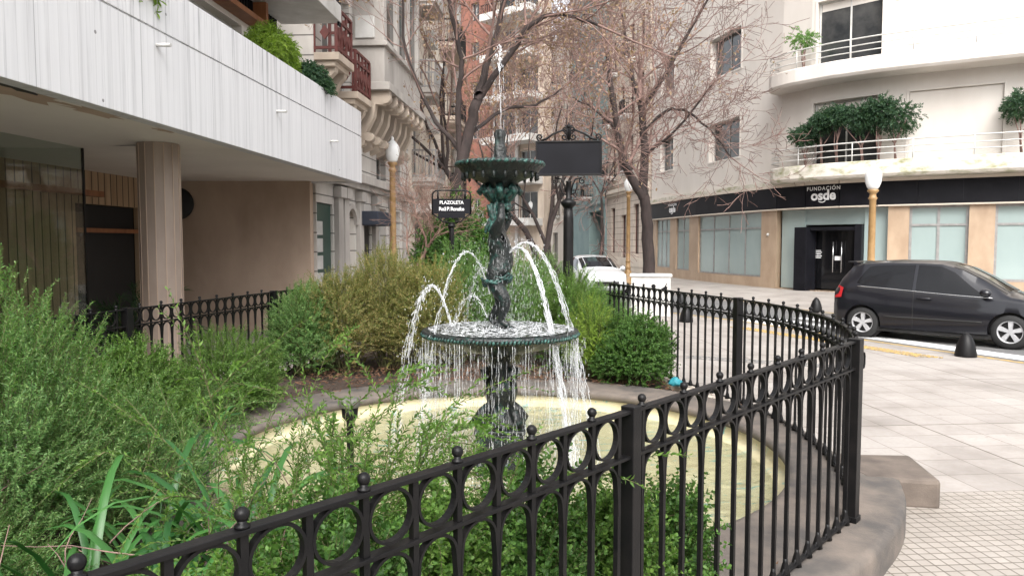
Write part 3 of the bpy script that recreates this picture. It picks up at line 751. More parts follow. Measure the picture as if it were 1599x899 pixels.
tag(q.build('water_jet', m_jet), 'thin vertical water jet shooting up from the top of the fountain', 'water jet', 'water jets arching from the bronze figure')
# pool spotlight on its post
sp = thing('pool_spotlight', (-1.37, 6.15, -.25), 0, 'round grey topped spotlight on a black post standing in the pool at left', 'spotlight')
q = MB(); q.lathe([(.06, -.25), (.06, -.2), (.03, -.18), (.03, .38), (.065, .42), (.07, .50)], (-1.37, 6.15, 0), 20); q.build('post', m_iron, sp)
m_cap = mk('lamp_cap', (.13, .125, .11), .7, 0, (.08, .078, .07), 12)
q = MB(); q.lathe([(.075, .50), (.088, .51), (.088, .565), (.07, .58), (.001, .582)], (-1.37, 6.15, 0), 24); q.build('lamp_head', m_cap, sp)

# ------------------------------------------------------------------ text helper
def text_mesh(name, body, size, loc, rz, mat, parent, depth=.004, bold=0.0, align='CENTER', spacing=1.0):
    cu = bpy.data.curves.new('t', 'FONT'); cu.body = body; cu.size = size; cu.align_x = align; cu.extrude = depth/2; cu.offset = bold; cu.space_character = spacing
    cu.resolution_u = 4
    t = bpy.data.objects.new('t', cu); C.objects.link(t)
    dg = bpy.context.evaluated_depsgraph_get(); me = bpy.data.meshes.new_from_object(t.evaluated_get(dg))
    bpy.data.objects.remove(t); bpy.data.curves.remove(cu)
    M_ = Matrix.Translation(loc) @ Matrix.Rotation(rz, 4, 'Z') @ Matrix.Rotation(R(90), 4, 'X')
    if parent is not None: M_ = WM[parent.name].inverted() @ M_
    me.transform(M_); me.materials.clear(); me.materials.append(mat)
    o = bpy.data.objects.new(name, me); C.objects.link(o)
    if parent is not None: o.parent = parent; WM[o.name] = WM[parent.name]
    return o
def spiral(cx, cz, r, turns, a0, hand=1, y=0, n=26):
    return [(cx+hand*(r*(1-.8*k/n))*math.cos(a0+turns*2*PI*k/n), y, cz+(r*(1-.8*k/n))*math.sin(a0+turns*2*PI*k/n)) for k in range(n+1)]

# ------------------------------------------------------------------ signs in the garden
sx, sy = .84, 11.0
sg = thing('street_sign', (sx, sy, .15), R(-6), 'large blank black sign board with scrolled iron crest on a fluted black post', 'sign')
Mx = WM[sg.name].copy(); Mx.translation.z = 0
def TT(pts): return [Mx @ Vector(p) for p in pts]
q = MB(); q.lathe([(.12, .1), (.12, .3), (.085, .36), (.075, .45), (.075, .7), (.072, 2.25), (.06, 2.42)], (sx, sy, 0), 20, rf=lambda a, z: 1+.05*math.cos(10*a)); q.build('post', m_iron, sg)
q = MB(); q.lathe([(.06, 2.40), (.10, 2.44), (.115, 2.47), (.115, 2.50), (.06, 2.53), (.04, 2.56), (.035, 2.78), (.05, 2.8)], (sx, sy, 0), 20); q.build('collar', m_iron, sg)
q = MB()
for s_ in (-1, 1):
    q.tube(TT([(s_*.03, 0, 2.60), (s_*.09, 0, 2.62), (s_*.12, 0, 2.70), (s_*.12, 0, 2.78)]), .012, 8)
    q.tube(TT(spiral(s_*.20, 2.80, .05, 1.2, PI/2, s_)), .009, 6); q.tube(TT([(s_*.03, 0, 2.62), (s_*.06, 0, 2.74), (s_*.10, 0, 2.83), (s_*.20, 0, 2.85)]), .012, 8)
    q.tube(TT(spiral(s_*.09, 2.60, .035, 1.2, -PI/2, s_)), .008, 6)
q.build('bracket', m_iron, sg)
q = MB(); q.box(-.475, .475, -.03, .03, 2.90, 3.37, Mx); bd = q.build('board', m_blackp, sg, bevel=.004)
q = MB()
for (a, b, c, d) in ((-.49, .49, 2.88, 2.905), (-.49, .49, 3.365, 3.39), (-.49, -.465, 2.905, 3.365), (.465, .49, 2.905, 3.365)): q.box(a, b, -.045, .045, c, d, Mx)
q.build('frame', m_iron, bd, bevel=.003)
q = MB()
for s_ in (-1, 1):
    q.tube(TT([(s_*.42, 0, 3.40), (s_*.34, 0, 3.42), (s_*.24, 0, 3.49), (s_*.14, 0, 3.53), (s_*.06, 0, 3.56)]), [.014, .018, .016, .014, .014], 8)
    q.tube(TT(spiral(s_*.43, 3.45, .05, 1.3, -PI/2, s_)), .013, 6)
    q.tube(TT(spiral(s_*.065, 3.45, .055, 1.4, PI/2, s_)), .012, 6)
    q.tube(TT(spiral(s_*.05, 3.56, .04, 1.3, -PI/2, s_)), .012, 6)
    q.tube(TT([(s_*.01, 0, 3.42), (s_*.03, 0, 3.5), (s_*.02, 0, 3.58), (s_*.05, 0, 3.62)]), .014, 6)
q.tube(TT([(0, 0, 3.40), (0, 0, 3.60), (0, 0, 3.66)]), [.02, .022, .006], 8); q.ball(Mx @ Vector((0, 0, 3.60)), .035, 8)
q.build('crest', m_iron, sg)

px, py = -.98, 12.0
s2 = thing('plaza_sign', (px, py, .1), R(3), 'small black plaza name sign with rounded iron frame and white lettering', 'sign')
Mx = WM[s2.name].copy(); Mx.translation.z = 0
q = MB(); q.tube([(px, py, .1), (px, py, 2.10), (px, py, 2.22)], [.045, .042, .03], 14); q.lathe([(.06, 2.14), (.065, 2.17), (.04, 2.2)], (px, py, 0), 14); q.build('post', m_iron, s2)
q = MB()
q.prism([(-.30, -.0), (.30, -.0), (.30, .24), (-.30, .24)], 0, .02)
q.v = [tuple(Mx @ Vector((x, -(z-.01), 2.36+y))) for x, y, z in q.v]
q.box(-.22, .22, -.012, .012, 2.29, 2.362, Mx)
bd = q.build('board', m_blackp, s2, bevel=.002, fixn=True)
text_mesh('lettering', 'PLAZOLETA', .075, Mx @ Vector((0, -.016, 2.515)), R(3), m_signw, bd, bold=.001, spacing=.95)
text_mesh('lettering', 'Raúl P. Ronafos', .082, Mx @ Vector((0, -.016, 2.41)), R(3), m_signw, bd, bold=.0015, spacing=.82)
q = MB()
q.tube(TT([(-.31, 0, 2.34), (-.31, 0, 2.66), (-.295, 0, 2.70), (-.25, 0, 2.73), (-.20, 0, 2.735), (.20, 0, 2.735), (.25, 0, 2.73), (.295, 0, 2.70), (.31, 0, 2.66), (.31, 0, 2.34)]), .013, 8)
for s_ in (-1, 1):
    q.tube(TT([(s_*.22, 0, 2.60), (s_*.22, 0, 2.73)]), [.018, .014], 8); q.tube(TT(spiral(s_*.09, 2.27, .045, 1.1, PI/2, s_)), .009, 6); q.tube(TT([(s_*.03, 0, 2.21), (s_*.14, 0, 2.23), (s_*.22, 0, 2.30), (s_*.31, 0, 2.36)]), .012, 8)
q.build('frame', m_iron, s2)

# ------------------------------------------------------------------ street lamps
def lamp(x, y, ztop, z0, label):
    r = thing('street_lamp', (x, y, z0), 0, label, 'street lamp', 'ochre street lamps with white globes')
    h = ztop-z0; g = ztop-.78
    q = MB(); q.lathe([(.27, 0), (.27, .12), (.21, .16), (.20, .42), (.16, .50), (.17, .58), (.12, .66), (.115, .72), (.15, .76), (.11, .82), (.105, 1.0)], (x, y, z0), 16); q.build('base', m_gold, r)
    q = MB(); q.lathe([(.105, 1.0), (.115, 1.05), (.095, 1.1), (.085, g-z0-.25), (.12, g-z0-.2), (.09, g-z0-.16), (.08, g-z0-.08), (.14, g-z0-.02), (.14, g-z0+.02)], (x, y, z0), 20); q.build('post', m_gold, r)
    q = MB(); q.lathe([(.10, .02), (.15, .09), (.195, .22), (.21, .36), (.20, .45), (.185, .50), (.15, .54), (.11, .60), (.055, .65), (.04, .68), (.05, .71), (.03, .75), (.003, .78)], (x, y, g), 24); q.build('globe', m_opal, r)
    return r
lamp(-3.43, 21.3, 4.95, 0, 'ochre street lamp with white globe rising beside the white overhang corner')
lamp(9.55, 19.6, 4.05, -.28, 'ochre street lamp with white globe standing behind the black car')
lamp(5.35, 34.0, 5.0, 0, 'thin ochre street lamp beside the plane tree on the far pavement')
lamp(1.35, 52.0, 5.0, 0, 'distant street lamp seen behind the fountain, far down the street')

# ------------------------------------------------------------------ bollards
def bollard(x, y, z0, label):
    q = MB(); q.lathe([(.165, 0), (.165, .03), (.155, .10), (.135, .20), (.10, .30), (.055, .37), (.02, .395), (.001, .40)], (x, y, z0), 20)
    # loc kept at base
    root = thing('bollard', (x, y, z0), 0)
    me_o = q.build('bollard', m_iron, root); me = me_o.data; bpy.data.objects.remove(me_o); nm = root.name; bpy.data.objects.remove(root)
    o = bpy.data.objects.new('bollard', me); C.objects.link(o); o.location = (x, y, z0)
    return tag(o, label, 'bollard', 'black domed bollards along the kerbs')
bollard(7.57, 12.2, 0, 'nearest black domed bollard in front of the black car, by the yellow kerb line')
bollard(8.37, 20.2, 0, 'black domed bollard on the far pavement just left of the black car')
bollard(4.18, 17.6, 0, 'black domed bollard seen through the rings of the curved fence near the dark bush')
bollard(5.75, 18.7, 0, 'black domed bollard rising behind the post of the curved fence')
bollard(5.15, 22.3, 0, 'black domed bollard behind the curved fence beside the white cabinet')
bollard(4.35, 27.7, 0, 'farthest black domed bollard in front of the white car')

# ------------------------------------------------------------------ utility cabinet
cb = thing('utility_cabinet', (3.6, 19.2, 0), R(-10), 'white street utility cabinet with stickers behind the curved fence', 'cabinet')
Mx = WM[cb.name]
q = MB(); q.box(-.48, .52, -.25, .30, 0, 1.02, Mx); q.build('body', m_whitep, cb, bevel=.01)
q = MB(); q.box(-.52, .56, -.29, .34, 1.02, 1.09, Mx); q.build('lid', m_whitep, cb, bevel=.015)
q = MB(); q.box(.20, .50, -.262, -.252, .12, .96, Mx); q.build('door', m_whitep, cb, bevel=.004)
q = MB(); q.lathe([(.055, 0), (.055, .004)], (0, 0, 0), 20, M=Mx @ Matrix.Translation((.09, -.255, .78)) @ Matrix.Rotation(R(90), 4, 'X')); q.build('sticker', m_blackp, cb)
q = MB()
q.add([Mx @ Vector(p) for p in [(.28, -.267, .72), (.36, -.267, .76), (.44, -.267, .90), (.40, -.267, .74), (.43, -.267, .68), (.34, -.267, .66)]], [(0, 1, 5), (1, 2, 3), (1, 3, 4, 5)]); q.build('sticker', m_blackp, cb)

# ------------------------------------------------------------------ cars
def lerp_tab(tab, x):
    if x <= tab[0][0]: return tab[0][1:]
    for a, b in zip(tab, tab[1:]):
        if x <= b[0]:
            t = (x-a[0])/(b[0]-a[0]); return tuple(p+(q_-p)*t for p, q_ in zip(a[1:], b[1:]))
    return tab[-1][1:]
def car(name, loc, rz, tab, paint, wheels, rw, label, L, spec):
    """tab: x, z_bottom, z_belt, z_top, half width at belt, half width at roof"""
    r = thing(name, loc, rz, label, 'car')
    M_ = WM[r.name]
    def sect(x):
        zb, zl, zt, wb_, wr = lerp_tab(tab, x)
        return [(0, zb), (wb_*.86, zb), (wb_*.97, zb+.05), (wb_*1.0, zb+(zl-zb)*.35), (wb_*.995, zb+(zl-zb)*.62), (wb_*.985, zb+(zl-zb)*.66), (wb_*.975, zl-.04), (wb_*.95, zl), (wr+(wb_*.95-wr)*.5, zl+(zt-zl)*.5), (wr, zt-.05 if zt-zl > .1 else zt-(zt-zl)*.4), (wr*.8, zt-.01), (0, zt+.012)]
    xs = sorted(set([tab[0][0]+(tab[-1][0]-tab[0][0])*k/70 for k in range(71)]+[t[0] for t in tab]))
    q = MB(); n = 12
    for x in xs:
        for (y, z) in sect(x): q.v.append((x, y, z))
    m = len(xs)
    for s_ in (0, 1):
        if s_:
            base = len(q.v); q.v += [(x, -y, z) for (x, y, z) in q.v[:m*n]]
        else: base = 0
        for i in range(m-1):
            for j in range(n-1):
                f = (base+i*n+j, base+i*n+j+1, base+(i+1)*n+j+1, base+(i+1)*n+j)
                q.f.append(f if s_ else f[::-1]); q.sm.append(True)
        for i, fl in ((0, 0), (m-1, 1)): q.f.append(tuple(base+i*n+j for j in range(n))); q.sm.append(False)
    me = bpy.data.meshes.new('b'); me.from_pydata(q.v, [], q.f); bm = bmesh.new(); bm.from_mesh(me)
    bmesh.ops.remove_doubles(bm, verts=bm.verts, dist=.0005); bmesh.ops.dissolve_degenerate(bm, edges=bm.edges, dist=.0002); bmesh.ops.recalc_face_normals(bm, faces=bm.faces); bm.to_mesh(me); bm.free()
    bo = bpy.data.objects.new('b', me); C.objects.link(bo)
    cut = []
    for wx in wheels:
        for sgn in (-1, 1):
            bpy.ops.mesh.primitive_cylinder_add(vertices=48, radius=rw*1.13, depth=.5, location=(wx, sgn*.87, rw*1.02), rotation=(R(90), 0, 0)); c = bpy.context.object
            md = bo.modifiers.new('c', 'BOOLEAN'); md.object = c; md.operation = 'DIFFERENCE'; md.solver = 'EXACT'; cut.append(c)
    dg = bpy.context.evaluated_depsgraph_get(); me2 = bpy.data.meshes.new_from_object(bo.evaluated_get(dg))
    for c in cut+[bo]: bpy.data.objects.remove(c)
    me2.polygons.foreach_set('use_smooth', [True]*len(me2.polygons)); me2.set_sharp_from_angle(angle=R(35)); me2.materials.clear(); me2.materials.append(paint)
    body = bpy.data.objects.new('body', me2); C.objects.link(body); body.parent = r; WM[body.name] = M_
    def patch(name_, pts, mat, off=.006, par=r, both=True, steps=8):
        """pts: list of (x, f) where f 0..1 goes from belt to roof edge on the side glass"""
        for sgn in ((-1, 1) if both else (-1,)):
            qq = MB(); vs = []
            (bot, top) = pts; K = 26
            for k in range(K+1):
                t = k/K; b = lerp_tab([(i/(len(bot)-1), *p) for i, p in enumerate(bot)], t); tp = lerp_tab([(i/(len(top)-1), *p) for i, p in enumerate(top)], t)
                for j in range(5):
                    x = b[0]+(tp[0]-b[0])*j/4; f = b[1]+(tp[1]-b[1])*j/4
                    s = sect(x); A_, B_, D_ = s[7], s[8], s[9]
                    y, z = (A_[0]+(B_[0]-A_[0])*f*2, A_[1]+(B_[1]-A_[1])*f*2) if f < .5 else (B_[0]+(D_[0]-B_[0])*(f-.5)*2, B_[1]+(D_[1]-B_[1])*(f-.5)*2)
                    vs.append(M_ @ Vector((x, sgn*(y+off), z+off*.3)))
            fs_ = [(k*5+j, (k+1)*5+j, (k+1)*5+j+1, k*5+j+1) for k in range(K) for j in range(4)]
            if sgn > 0: fs_ = [f[::-1] for f in fs_]
            qq.add(vs, fs_, True); qq.build(name_, mat, par)
    def cross(name_, x0, x1, mat, win=.93, off=.006):
        qq = MB(); K = 14; J_ = 12; vs = []
        for k in range(K+1):
            x = x0+(x1-x0)*k/K; s = sect(x); w_, zt = s[9][0]*win, s[11][1]; ze = s[9][1]
            for j in range(J_+1):
                t = -1+2*j/J_; y = w_*t; a = abs(t)*win
                z = zt+(s[10][1]-zt)*min(1, a/.8) if a <= .8 else s[10][1]+(ze-s[10][1])*(a-.8)/.2
                vs.append(M_ @ Vector((x, y, z+off)))
        qq.add(vs, [(k*(J_+1)+j, (k+1)*(J_+1)+j, (k+1)*(J_+1)+j+1, k*(J_+1)+j+1) for k in range(K) for j in range(J_)], True); return qq.build(name_, mat, r)
    # dark wheel wells, wheels
    for wx in wheels:
        for sgn in (-1, 1):
            qq = MB(); Mc = M_ @ Matrix.Translation((wx, sgn*.73, rw)) @ Matrix.Rotation(R(90), 4, 'X')
            wy = .105
            qq.lathe([(rw*.66, -wy), (rw*.93, -wy), (rw*.99, -wy*.7), (rw, 0), (rw*.99, wy*.7), (rw*.93, wy), (rw*.66, wy)], (0, 0, 0), 40, M=Mc, cap=False)
            wh = qq.build('wheel', m_tyre, r, fixn=True)
            qq = MB(); qq.lathe([(rw*.66, -.02), (rw*.66, .02)], (0, 0, 0), 36, M=Mc); qq.build('brake_disc', m_dark, wh)
            qq = MB(); qq.lathe([(rw*.69, wy*.80), (rw*.66, wy*.95), (rw*.61, wy*.92), (rw*.60, wy*.5), (rw*.60, -wy*.5), (rw*.61, -wy*.92), (rw*.66, -wy*.95), (rw*.69, -wy*.8)], (0, 0, 0), 36, M=Mc, cap=False)
            for side in (-1, 1):
                qq.lathe([(rw*.15, side*wy*.3), (rw*.15, side*wy*.72), (rw*.10, side*wy*.80), (.001, side*wy*.82)], (0, 0, 0), 16, M=Mc)
                for k in range(5):
                    Mr = Mc @ Matrix.Rotation(2*PI*k/5+.3, 4, 'Z')
                    z0_, z1_ = sorted((side*wy*.45, side*wy*.85))
                    qq.add([Mr @ Vector(p) for p in [(rw*.08, -rw*.10, z0_), (rw*.63, -rw*.16, z0_), (rw*.63, rw*.16, z0_), (rw*.08, rw*.10, z0_), (rw*.08, -rw*.08, z1_), (rw*.63, -rw*.12, z1_), (rw*.63, rw*.12, z1_), (rw*.08, rw*.08, z1_)]], [(0, 3, 2, 1), (4, 5, 6, 7), (0, 1, 5, 4), (1, 2, 6, 5), (2, 3, 7, 6), (3, 0, 4, 7)])
            qq.build('rim', m_rim, wh, fixn=True)
            qq = MB(); qq.lathe([(rw*1.12, -.0), (rw*1.12, .34)], (0, 0, 0), 40, M=M_ @ Matrix.Translation((wx, sgn*.36 if sgn > 0 else -.70, rw*1.02)) @ Matrix.Rotation(R(-90), 4, 'X')); qq.lathe([(rw*.9, 0), (.001, 0)], (0, 0, 0), 24, M=M_ @ Matrix.Translation((wx, sgn*.60, rw)) @ Matrix.Rotation(R(90), 4, 'X'))
            qq.build('wheel_well', m_dark, r)
    return r, M_, sect, patch, cross, body
# black compact car, seen from its right side
tabA = [(-1.92, .42, .86, .90, .62, .50), (-1.88, .28, .92, 1.02, .76, .58), (-1.78, .24, .98, 1.24, .83, .58), (-1.60, .22, 1.03, 1.46, .86, .57), (-1.35, .2, 1.05, 1.555, .875, .575), (-.8, .19, 1.02, 1.59, .88, .59), (-.2, .19, .98, 1.59, .88, .60),
        (.10, .19, .96, 1.575, .88, .60), (.45, .19, .94, 1.475, .88, .60), (.8, .19, .925, 1.29, .875, .61), (1.1, .19, .91, 1.10, .865, .64), (1.25, .19, .90, 1.01, .86, .67), (1.5, .19, .87, .945, .855, .68), (1.7, .2, .82, .89, .84, .66), (1.86, .24, .74, .80, .78, .6), (1.93, .32, .68, .72, .68, .5), (1.95, .4, .6, .62, .55, .4)]
hd = Vector((.724, -.69)).normalized()
ca = Vector((8.74, 14.88))
car_rz = math.atan2(hd.y, hd.x)
rc, Mc_, sect, patch, cross, body = car('parked_car', (ca.x, ca.y, -.056), car_rz, tabA, m_carblk, (-1.28, 1.29), .315, 'black compact hatchback car on the street in front of the glass shopfront', 3.85, None)
rc.name = 'passing_car'
WM['passing_car'] = WM[rc.name] = Mc_
patch('side_window', ([(-1.42, .16), (-1.28, .05), (-.36, .04)], [(-1.22, .86), (-1.1, .9), (-.36, .93)]), m_tint)
patch('side_window', ([(-.30, .04), (.35, .04), (.90, .08)], [(-.30, .93), (.12, .92), (.34, .82)]), m_tint)
cross('windscreen', .30, 1.20, m_tint, .97)
cross('rear_window', -1.84, -1.66, m_tint, .9)
for sgn in (-1, 1):
    q = MB()
    for i in range(3): pass
    q.add([Mc_ @ Vector(p) for p in [(-1.86, sgn*.775, .80), (-1.70, sgn*.865, .82), (-1.66, sgn*.86, 1.02), (-1.80, sgn*.72, 1.06), (-1.91, sgn*.62, .80), (-1.845, sgn*.60, 1.06)]], [(0, 1, 2, 3), (4, 0, 3, 5)]); q.add([Mc_ @ Vector(p) for p in [(-1.84, sgn*.70, .80), (-1.70, sgn*.80, .82), (-1.66, sgn*.78, 1.02), (-1.78, sgn*.65, 1.06)]], [(0, 1, 2, 3)])
    q.build('tail_light', m_redl, rc, fixn=True)
    q = MB(); q.add([Mc_ @ Vector(p) for p in [(1.60, sgn*.875, .60), (1.88, sgn*.76, .60), (1.84, sgn*.76, .78), (1.50, sgn*.868, .82)]], [(0, 1, 2, 3)]); q.build('headlight', m_clear, rc)
    q = MB(); q.ball(Mc_ @ Vector((.92, sgn*1.0, 1.02)), .1, 12, .8); q.tube([Mc_ @ Vector((.95, sgn*.86, .97)), Mc_ @ Vector((.94, sgn*.96, 1.0))], .03, 8); q.build('mirror', m_carblk, rc)
    q = MB(); q.tube([Mc_ @ Vector((-.26, sgn*.895, .86)), Mc_ @ Vector((-.17, sgn*.915, .865)), Mc_ @ Vector((-.04, sgn*.91, .865)), Mc_ @ Vector((.0, sgn*.89, .86))], [.012, .018, .018, .012], 8); q.build('door_handle', m_carblk, rc)
    q = MB(); q.tube([Mc_ @ Vector((x, sgn*(sect(x)[3][0]+.012), .47)) for x in [-.85+.1*k for k in range(18)]], .014, 8); q.build('side_moulding', m_tyre, rc)
    q = MB(); q.tube([Mc_ @ Vector((x, sgn*(sect(x)[7][0]+.004), sect(x)[7][1]+.008)) for x in [-1.4+.1*k for k in range(25)]], .009, 6); q.build('window_trim', m_chrome, rc)
    for xx in (-.33,):
        q = MB(); q.tube([Mc_ @ Vector((xx, sgn*(sect(xx)[j][0]+.001), sect(xx)[j][1])) for j in (2, 3, 4, 5, 6, 7)], .005, 5); q.build('door_gap', m_dark, rc)
q = MB(); q.box(-1.70, -1.52, -.50, .50, 1.535, 1.56, Mc_); q.build('roof_spoiler', m_carblk, rc, bevel=.01)
q = MB(); q.box(-1.88, -1.0, -.7, .7, .17, .30, Mc_); q.box(-1, 1.0, -.80, .80, .16, .24, Mc_); q.build('underbody', m_dark, rc)
# white car, nose toward the camera
tabW = [(-2.1, .42, .86, .95, .66, .52), (-2.0, .26, .92, 1.06, .78, .56), (-1.6, .2, .95, 1.24, .86, .57), (-1.0, .18, .95, 1.44, .88, .58), (-.2, .18, .94, 1.49, .885, .60), (.3, .18, .93, 1.44, .885, .60), (.8, .18, .92, 1.24, .88, .62), (1.2, .18, .91, 1.02, .87, .66), (1.4, .19, .89, .97, .86, .68), (1.8, .2, .82, .89, .83, .62), (2.0, .24, .72, .80, .77, .55), (2.1, .35, .6, .66, .66, .45)]
rc2, Mw, sect, patch, cross, body = car('white_car', (3.1, 28.6, -.058), R(-90+9), tabW, m_carwht, (-1.3, 1.3), .31, 'white car parked nose toward the fountain beside the planted bed', 4.2, None)
patch('side_window', ([(-1.5, .1), (-.6, .05), (.95, .06)], [(-1.2, .8), (-.4, .9), (.42, .84)]), m_tint)
cross('windscreen', .36, 1.12, m_tint, 1.05)
for sgn in (-1, 1):
    q = MB(); q.ball(Mw @ Vector((.75, sgn*1.0, 1.0)), .11, 12, .8); q.tube([Mw @ Vector((.78, sgn*.86, .95)), Mw @ Vector((.77, sgn*.96, .98))], .03, 8); q.build('mirror', m_carwht, rc2)
    q = MB(); q.add([Mw @ Vector(p) for p in [(1.75, sgn*.85, .68), (2.06, sgn*.70, .62), (2.0, sgn*.66, .76), (1.68, sgn*.84, .82)]], [(0, 1, 2, 3)]); q.build('headlight', m_clear, rc2)
q = MB(); q.box(2.095, 2.115, -.45, .45, .40, .56, Mw); q.build('grille', m_dark, rc2)
q = MB(); q.box(-1.9, 1.8, -.7, .7, .15, .28, Mw); q.build('underbody', m_dark, rc2)

# ------------------------------------------------------------------ plastic bag at the end of the bed
q = MB(); rb_ = random.Random(9)
q.lathe([(.03, 0), (.06, .01), (.085, .04), (.06, .07), (.035, .09), (.012, .11)], (1.93, 8.62, .2), 26, rf=lambda a, z: 1+.25*math.sin(5*a+z*60)+.12*math.sin(11*a))
tag(q.build('plastic_bag', m_bag), 'crumpled teal plastic bag lying by the fence at the foot of the dark bush', 'plastic bag')

# ------------------------------------------------------------------ facade helpers
class Path:
    def __init__(s, pts):
        s.p = [Vector(p) for p in pts]; s.c = [0]
        for a, b in zip(s.p, s.p[1:]): s.c.append(s.c[-1]+(b-a).length)
        s.L = s.c[-1]
    def P(s, u):
        for i in range(len(s.p)-1):
            if u <= s.c[i+1]+1e-9 or i == len(s.p)-2: return s.p[i].lerp(s.p[i+1], (u-s.c[i])/(s.c[i+1]-s.c[i]))
    def N(s, u):
        for i in range(len(s.p)-1):
            if u <= s.c[i+1]+1e-9 or i == len(s.p)-2: d = (s.p[i+1]-s.p[i]).normalized(); return Vector((d.y, -d.x))
    def O(s, u, t): return s.P(u)+s.N(u)*t
def facade(name, path, z0, z1, ops, mat, root, reveal=.22, depth=8, breaks=()):
    us = sorted(set([0, path.L]+path.c+[o[0] for o in ops]+[o[1] for o in ops]+list(breaks))); zs = sorted(set([z0, z1]+[o[2] for o in ops]+[o[3] for o in ops]))
    us = [u for i, u in enumerate(us) if i == 0 or u-us[i-1] > 1e-4]; zs = [z for i, z in enumerate(zs) if i == 0 or z-zs[i-1] > 1e-4]
    q = MB()
    for a, b in zip(us, us[1:]):
        pa, pb = path.P(a), path.P(b); um = (a+b)/2
        for c, d in zip(zs, zs[1:]):
            zm = (c+d)/2
            if any(o[0] < um < o[1] and o[2] < zm < o[3] for o in ops): continue
            q.add([(pa.x, pa.y, c), (pb.x, pb.y, c), (pb.x, pb.y, d), (pa.x, pa.y, d)], [(0, 1, 2, 3)])
    for o in ops:
        a, b, c, d = o[:4]; rv = o[4] if len(o) > 4 else reveal
        pa, pb = path.P(a), path.P(b); n = path.N((a+b)/2); ia, ib = pa-n*rv, pb-n*rv
        q.add([(pa.x, pa.y, c), (ia.x, ia.y, c), (ia.x, ia.y, d), (pa.x, pa.y, d), (pb.x, pb.y, c), (ib.x, ib.y, c), (ib.x, ib.y, d), (pb.x, pb.y, d)],
              [(0, 3, 2, 1), (4, 5, 6, 7), (0, 1, 5, 4), (3, 7, 6, 2)])
    # sides, back and roof
    pa, pb = path.P(0), path.P(path.L); na, nb = path.N(0), path.N(path.L); ba, bb = pa-na*depth, pb-nb*depth
    q.add([(pa.x, pa.y, z0), (ba.x, ba.y, z0), (ba.x, ba.y, z1), (pa.x, pa.y, z1)], [(0, 3, 2, 1)])
    q.add([(pb.x, pb.y, z0), (bb.x, bb.y, z0), (bb.x, bb.y, z1), (pb.x, pb.y, z1)], [(0, 1, 2, 3)])
    q.add([(ba.x, ba.y, z0), (bb.x, bb.y, z0), (bb.x, bb.y, z1), (ba.x, ba.y, z1)], [(0, 3, 2, 1)])
    q.add([(v.x, v.y, z1) for v in path.p]+[(bb.x, bb.y, z1), (ba.x, ba.y, z1)], [tuple(range(len(path.p)+2))])
    return q.build(name, mat, root)
def window(path, o, root, pane=None, frame=None, mull=1, trans=None, fw=.05, reveal=.22, name='window', sill=None):
    a, b, c, d = o[:4]; rv = (o[4] if len(o) > 4 else reveal); pa, pb = path.P(a), path.P(b)
    q = MB(); t0, t1 = -rv+.005, -rv+.055
    d2 = (pb-pa).normalized(); L = (pb-pa).length
    def seg(x0, x1, z0, z1, tt0=t0, tt1=t1): q.wb(pa+d2*x0, pa+d2*x1, z0, z1, tt0, tt1)
    seg(.002, L-.002, c+.002, c+fw); seg(.002, L-.002, d-fw, d-.002); seg(.002, fw, c+fw, d-fw); seg(L-fw, L-.002, c+fw, d-fw)
    for k in range(mull):
        x = L*(k+1)/(mull+1); seg(x-fw*.5, x+fw*.5, c+fw, d-fw)
    if trans:
        for tz in trans: seg(fw, L-fw, tz-fw*.45, tz+fw*.45, t0+.003, t1+.008)
    f = q.build(name, frame or m_alu, root)
    q = MB(); q.wb(pa+d2*.003, pb-d2*.003, c+.003, d-.003, -rv-.02, -rv+.02); q.build('pane', pane or m_glass, f)
    if sill:
        q = MB(); q.wb(pa-d2*.08, pb+d2*.08, c-.10, c-.002, -.02, .10); q.build('sill', sill, f)
    return f

# ------------------------------------------------------------------ near left building: white overhang over a timber lobby
nb_ = thing('modernist_building', (-4.38, 0, 0), -HEAD, 'modern building at left with long white board marked concrete overhang above a timber clad lobby', 'building')
# local frame: x to the right of the street line, y along the street (0 at the camera), z up
Mx = WM[nb_.name]; cY = 16/math.cos(HEAD)
def LB(q, x0, x1, y0, y1, z0, z1): return q.box(x0, x1, y0, y1, z0, z1, Mx)
q = MB(); LB(q, -.18, 0, -6, cY, 3.17, 4.15); LB(q, -.18, 0, -6, cY, 4.172, 4.69); LB(q, -6.2, -.18, cY-.18, cY, 3.17, 4.60); LB(q, -.175, -.02, -5.9, cY-.02, 4.148, 4.174)
q.build('parapet', m_band, nb_, bevel=.006)
q = MB(); LB(q, -9, -.182, -5.95, cY-.182, 3.2, 3.5); q.build('soffit', m_soffit, nb_)
for (yy, zz) in ((8.05, 4.0), (11.35, 3.88), (13.9, 3.78)):
    q = MB(); q.tube([Mx @ Vector((-.05, yy, zz)), Mx @ Vector((.16, yy, zz-.005))], .022, 10); q.build('drain_spout', m_whitep, nb_)
rd = random.Random(5)
def ragged(cx, cy, a, b, z, mat, name):
    q = MB(); n = 22; vs = [Mx @ Vector((cx, cy, z))]
    for k in range(n):
        t = 2*PI*k/n; k_ = rd.uniform(.55, 1.15); vs.append(Mx @ Vector((min(-.19, cx+a*k_*math.cos(t)), cy+b*k_*math.sin(t), z)))
    q.add(vs, [(0, 1+(k+1) % n, 1+k) for k in range(n)]); return q.build(name, mat, nb_)
ragged(-.27, 6.35, .10, .38, 3.197, m_dark, 'broken_patch'); ragged(-.40, 6.5, .24, .75, 3.1985, m_brownwall, 'broken_patch')
ragged(-.35, 7.5, .16, .5, 3.1975, m_brownwall, 'broken_patch'); ragged(-.30, 8.7, .10, .2, 3.1975, m_brownwall, 'broken_patch'); ragged(-1.42, 9.95, .33, .05, 3.1965, m_dark, 'broken_patch')
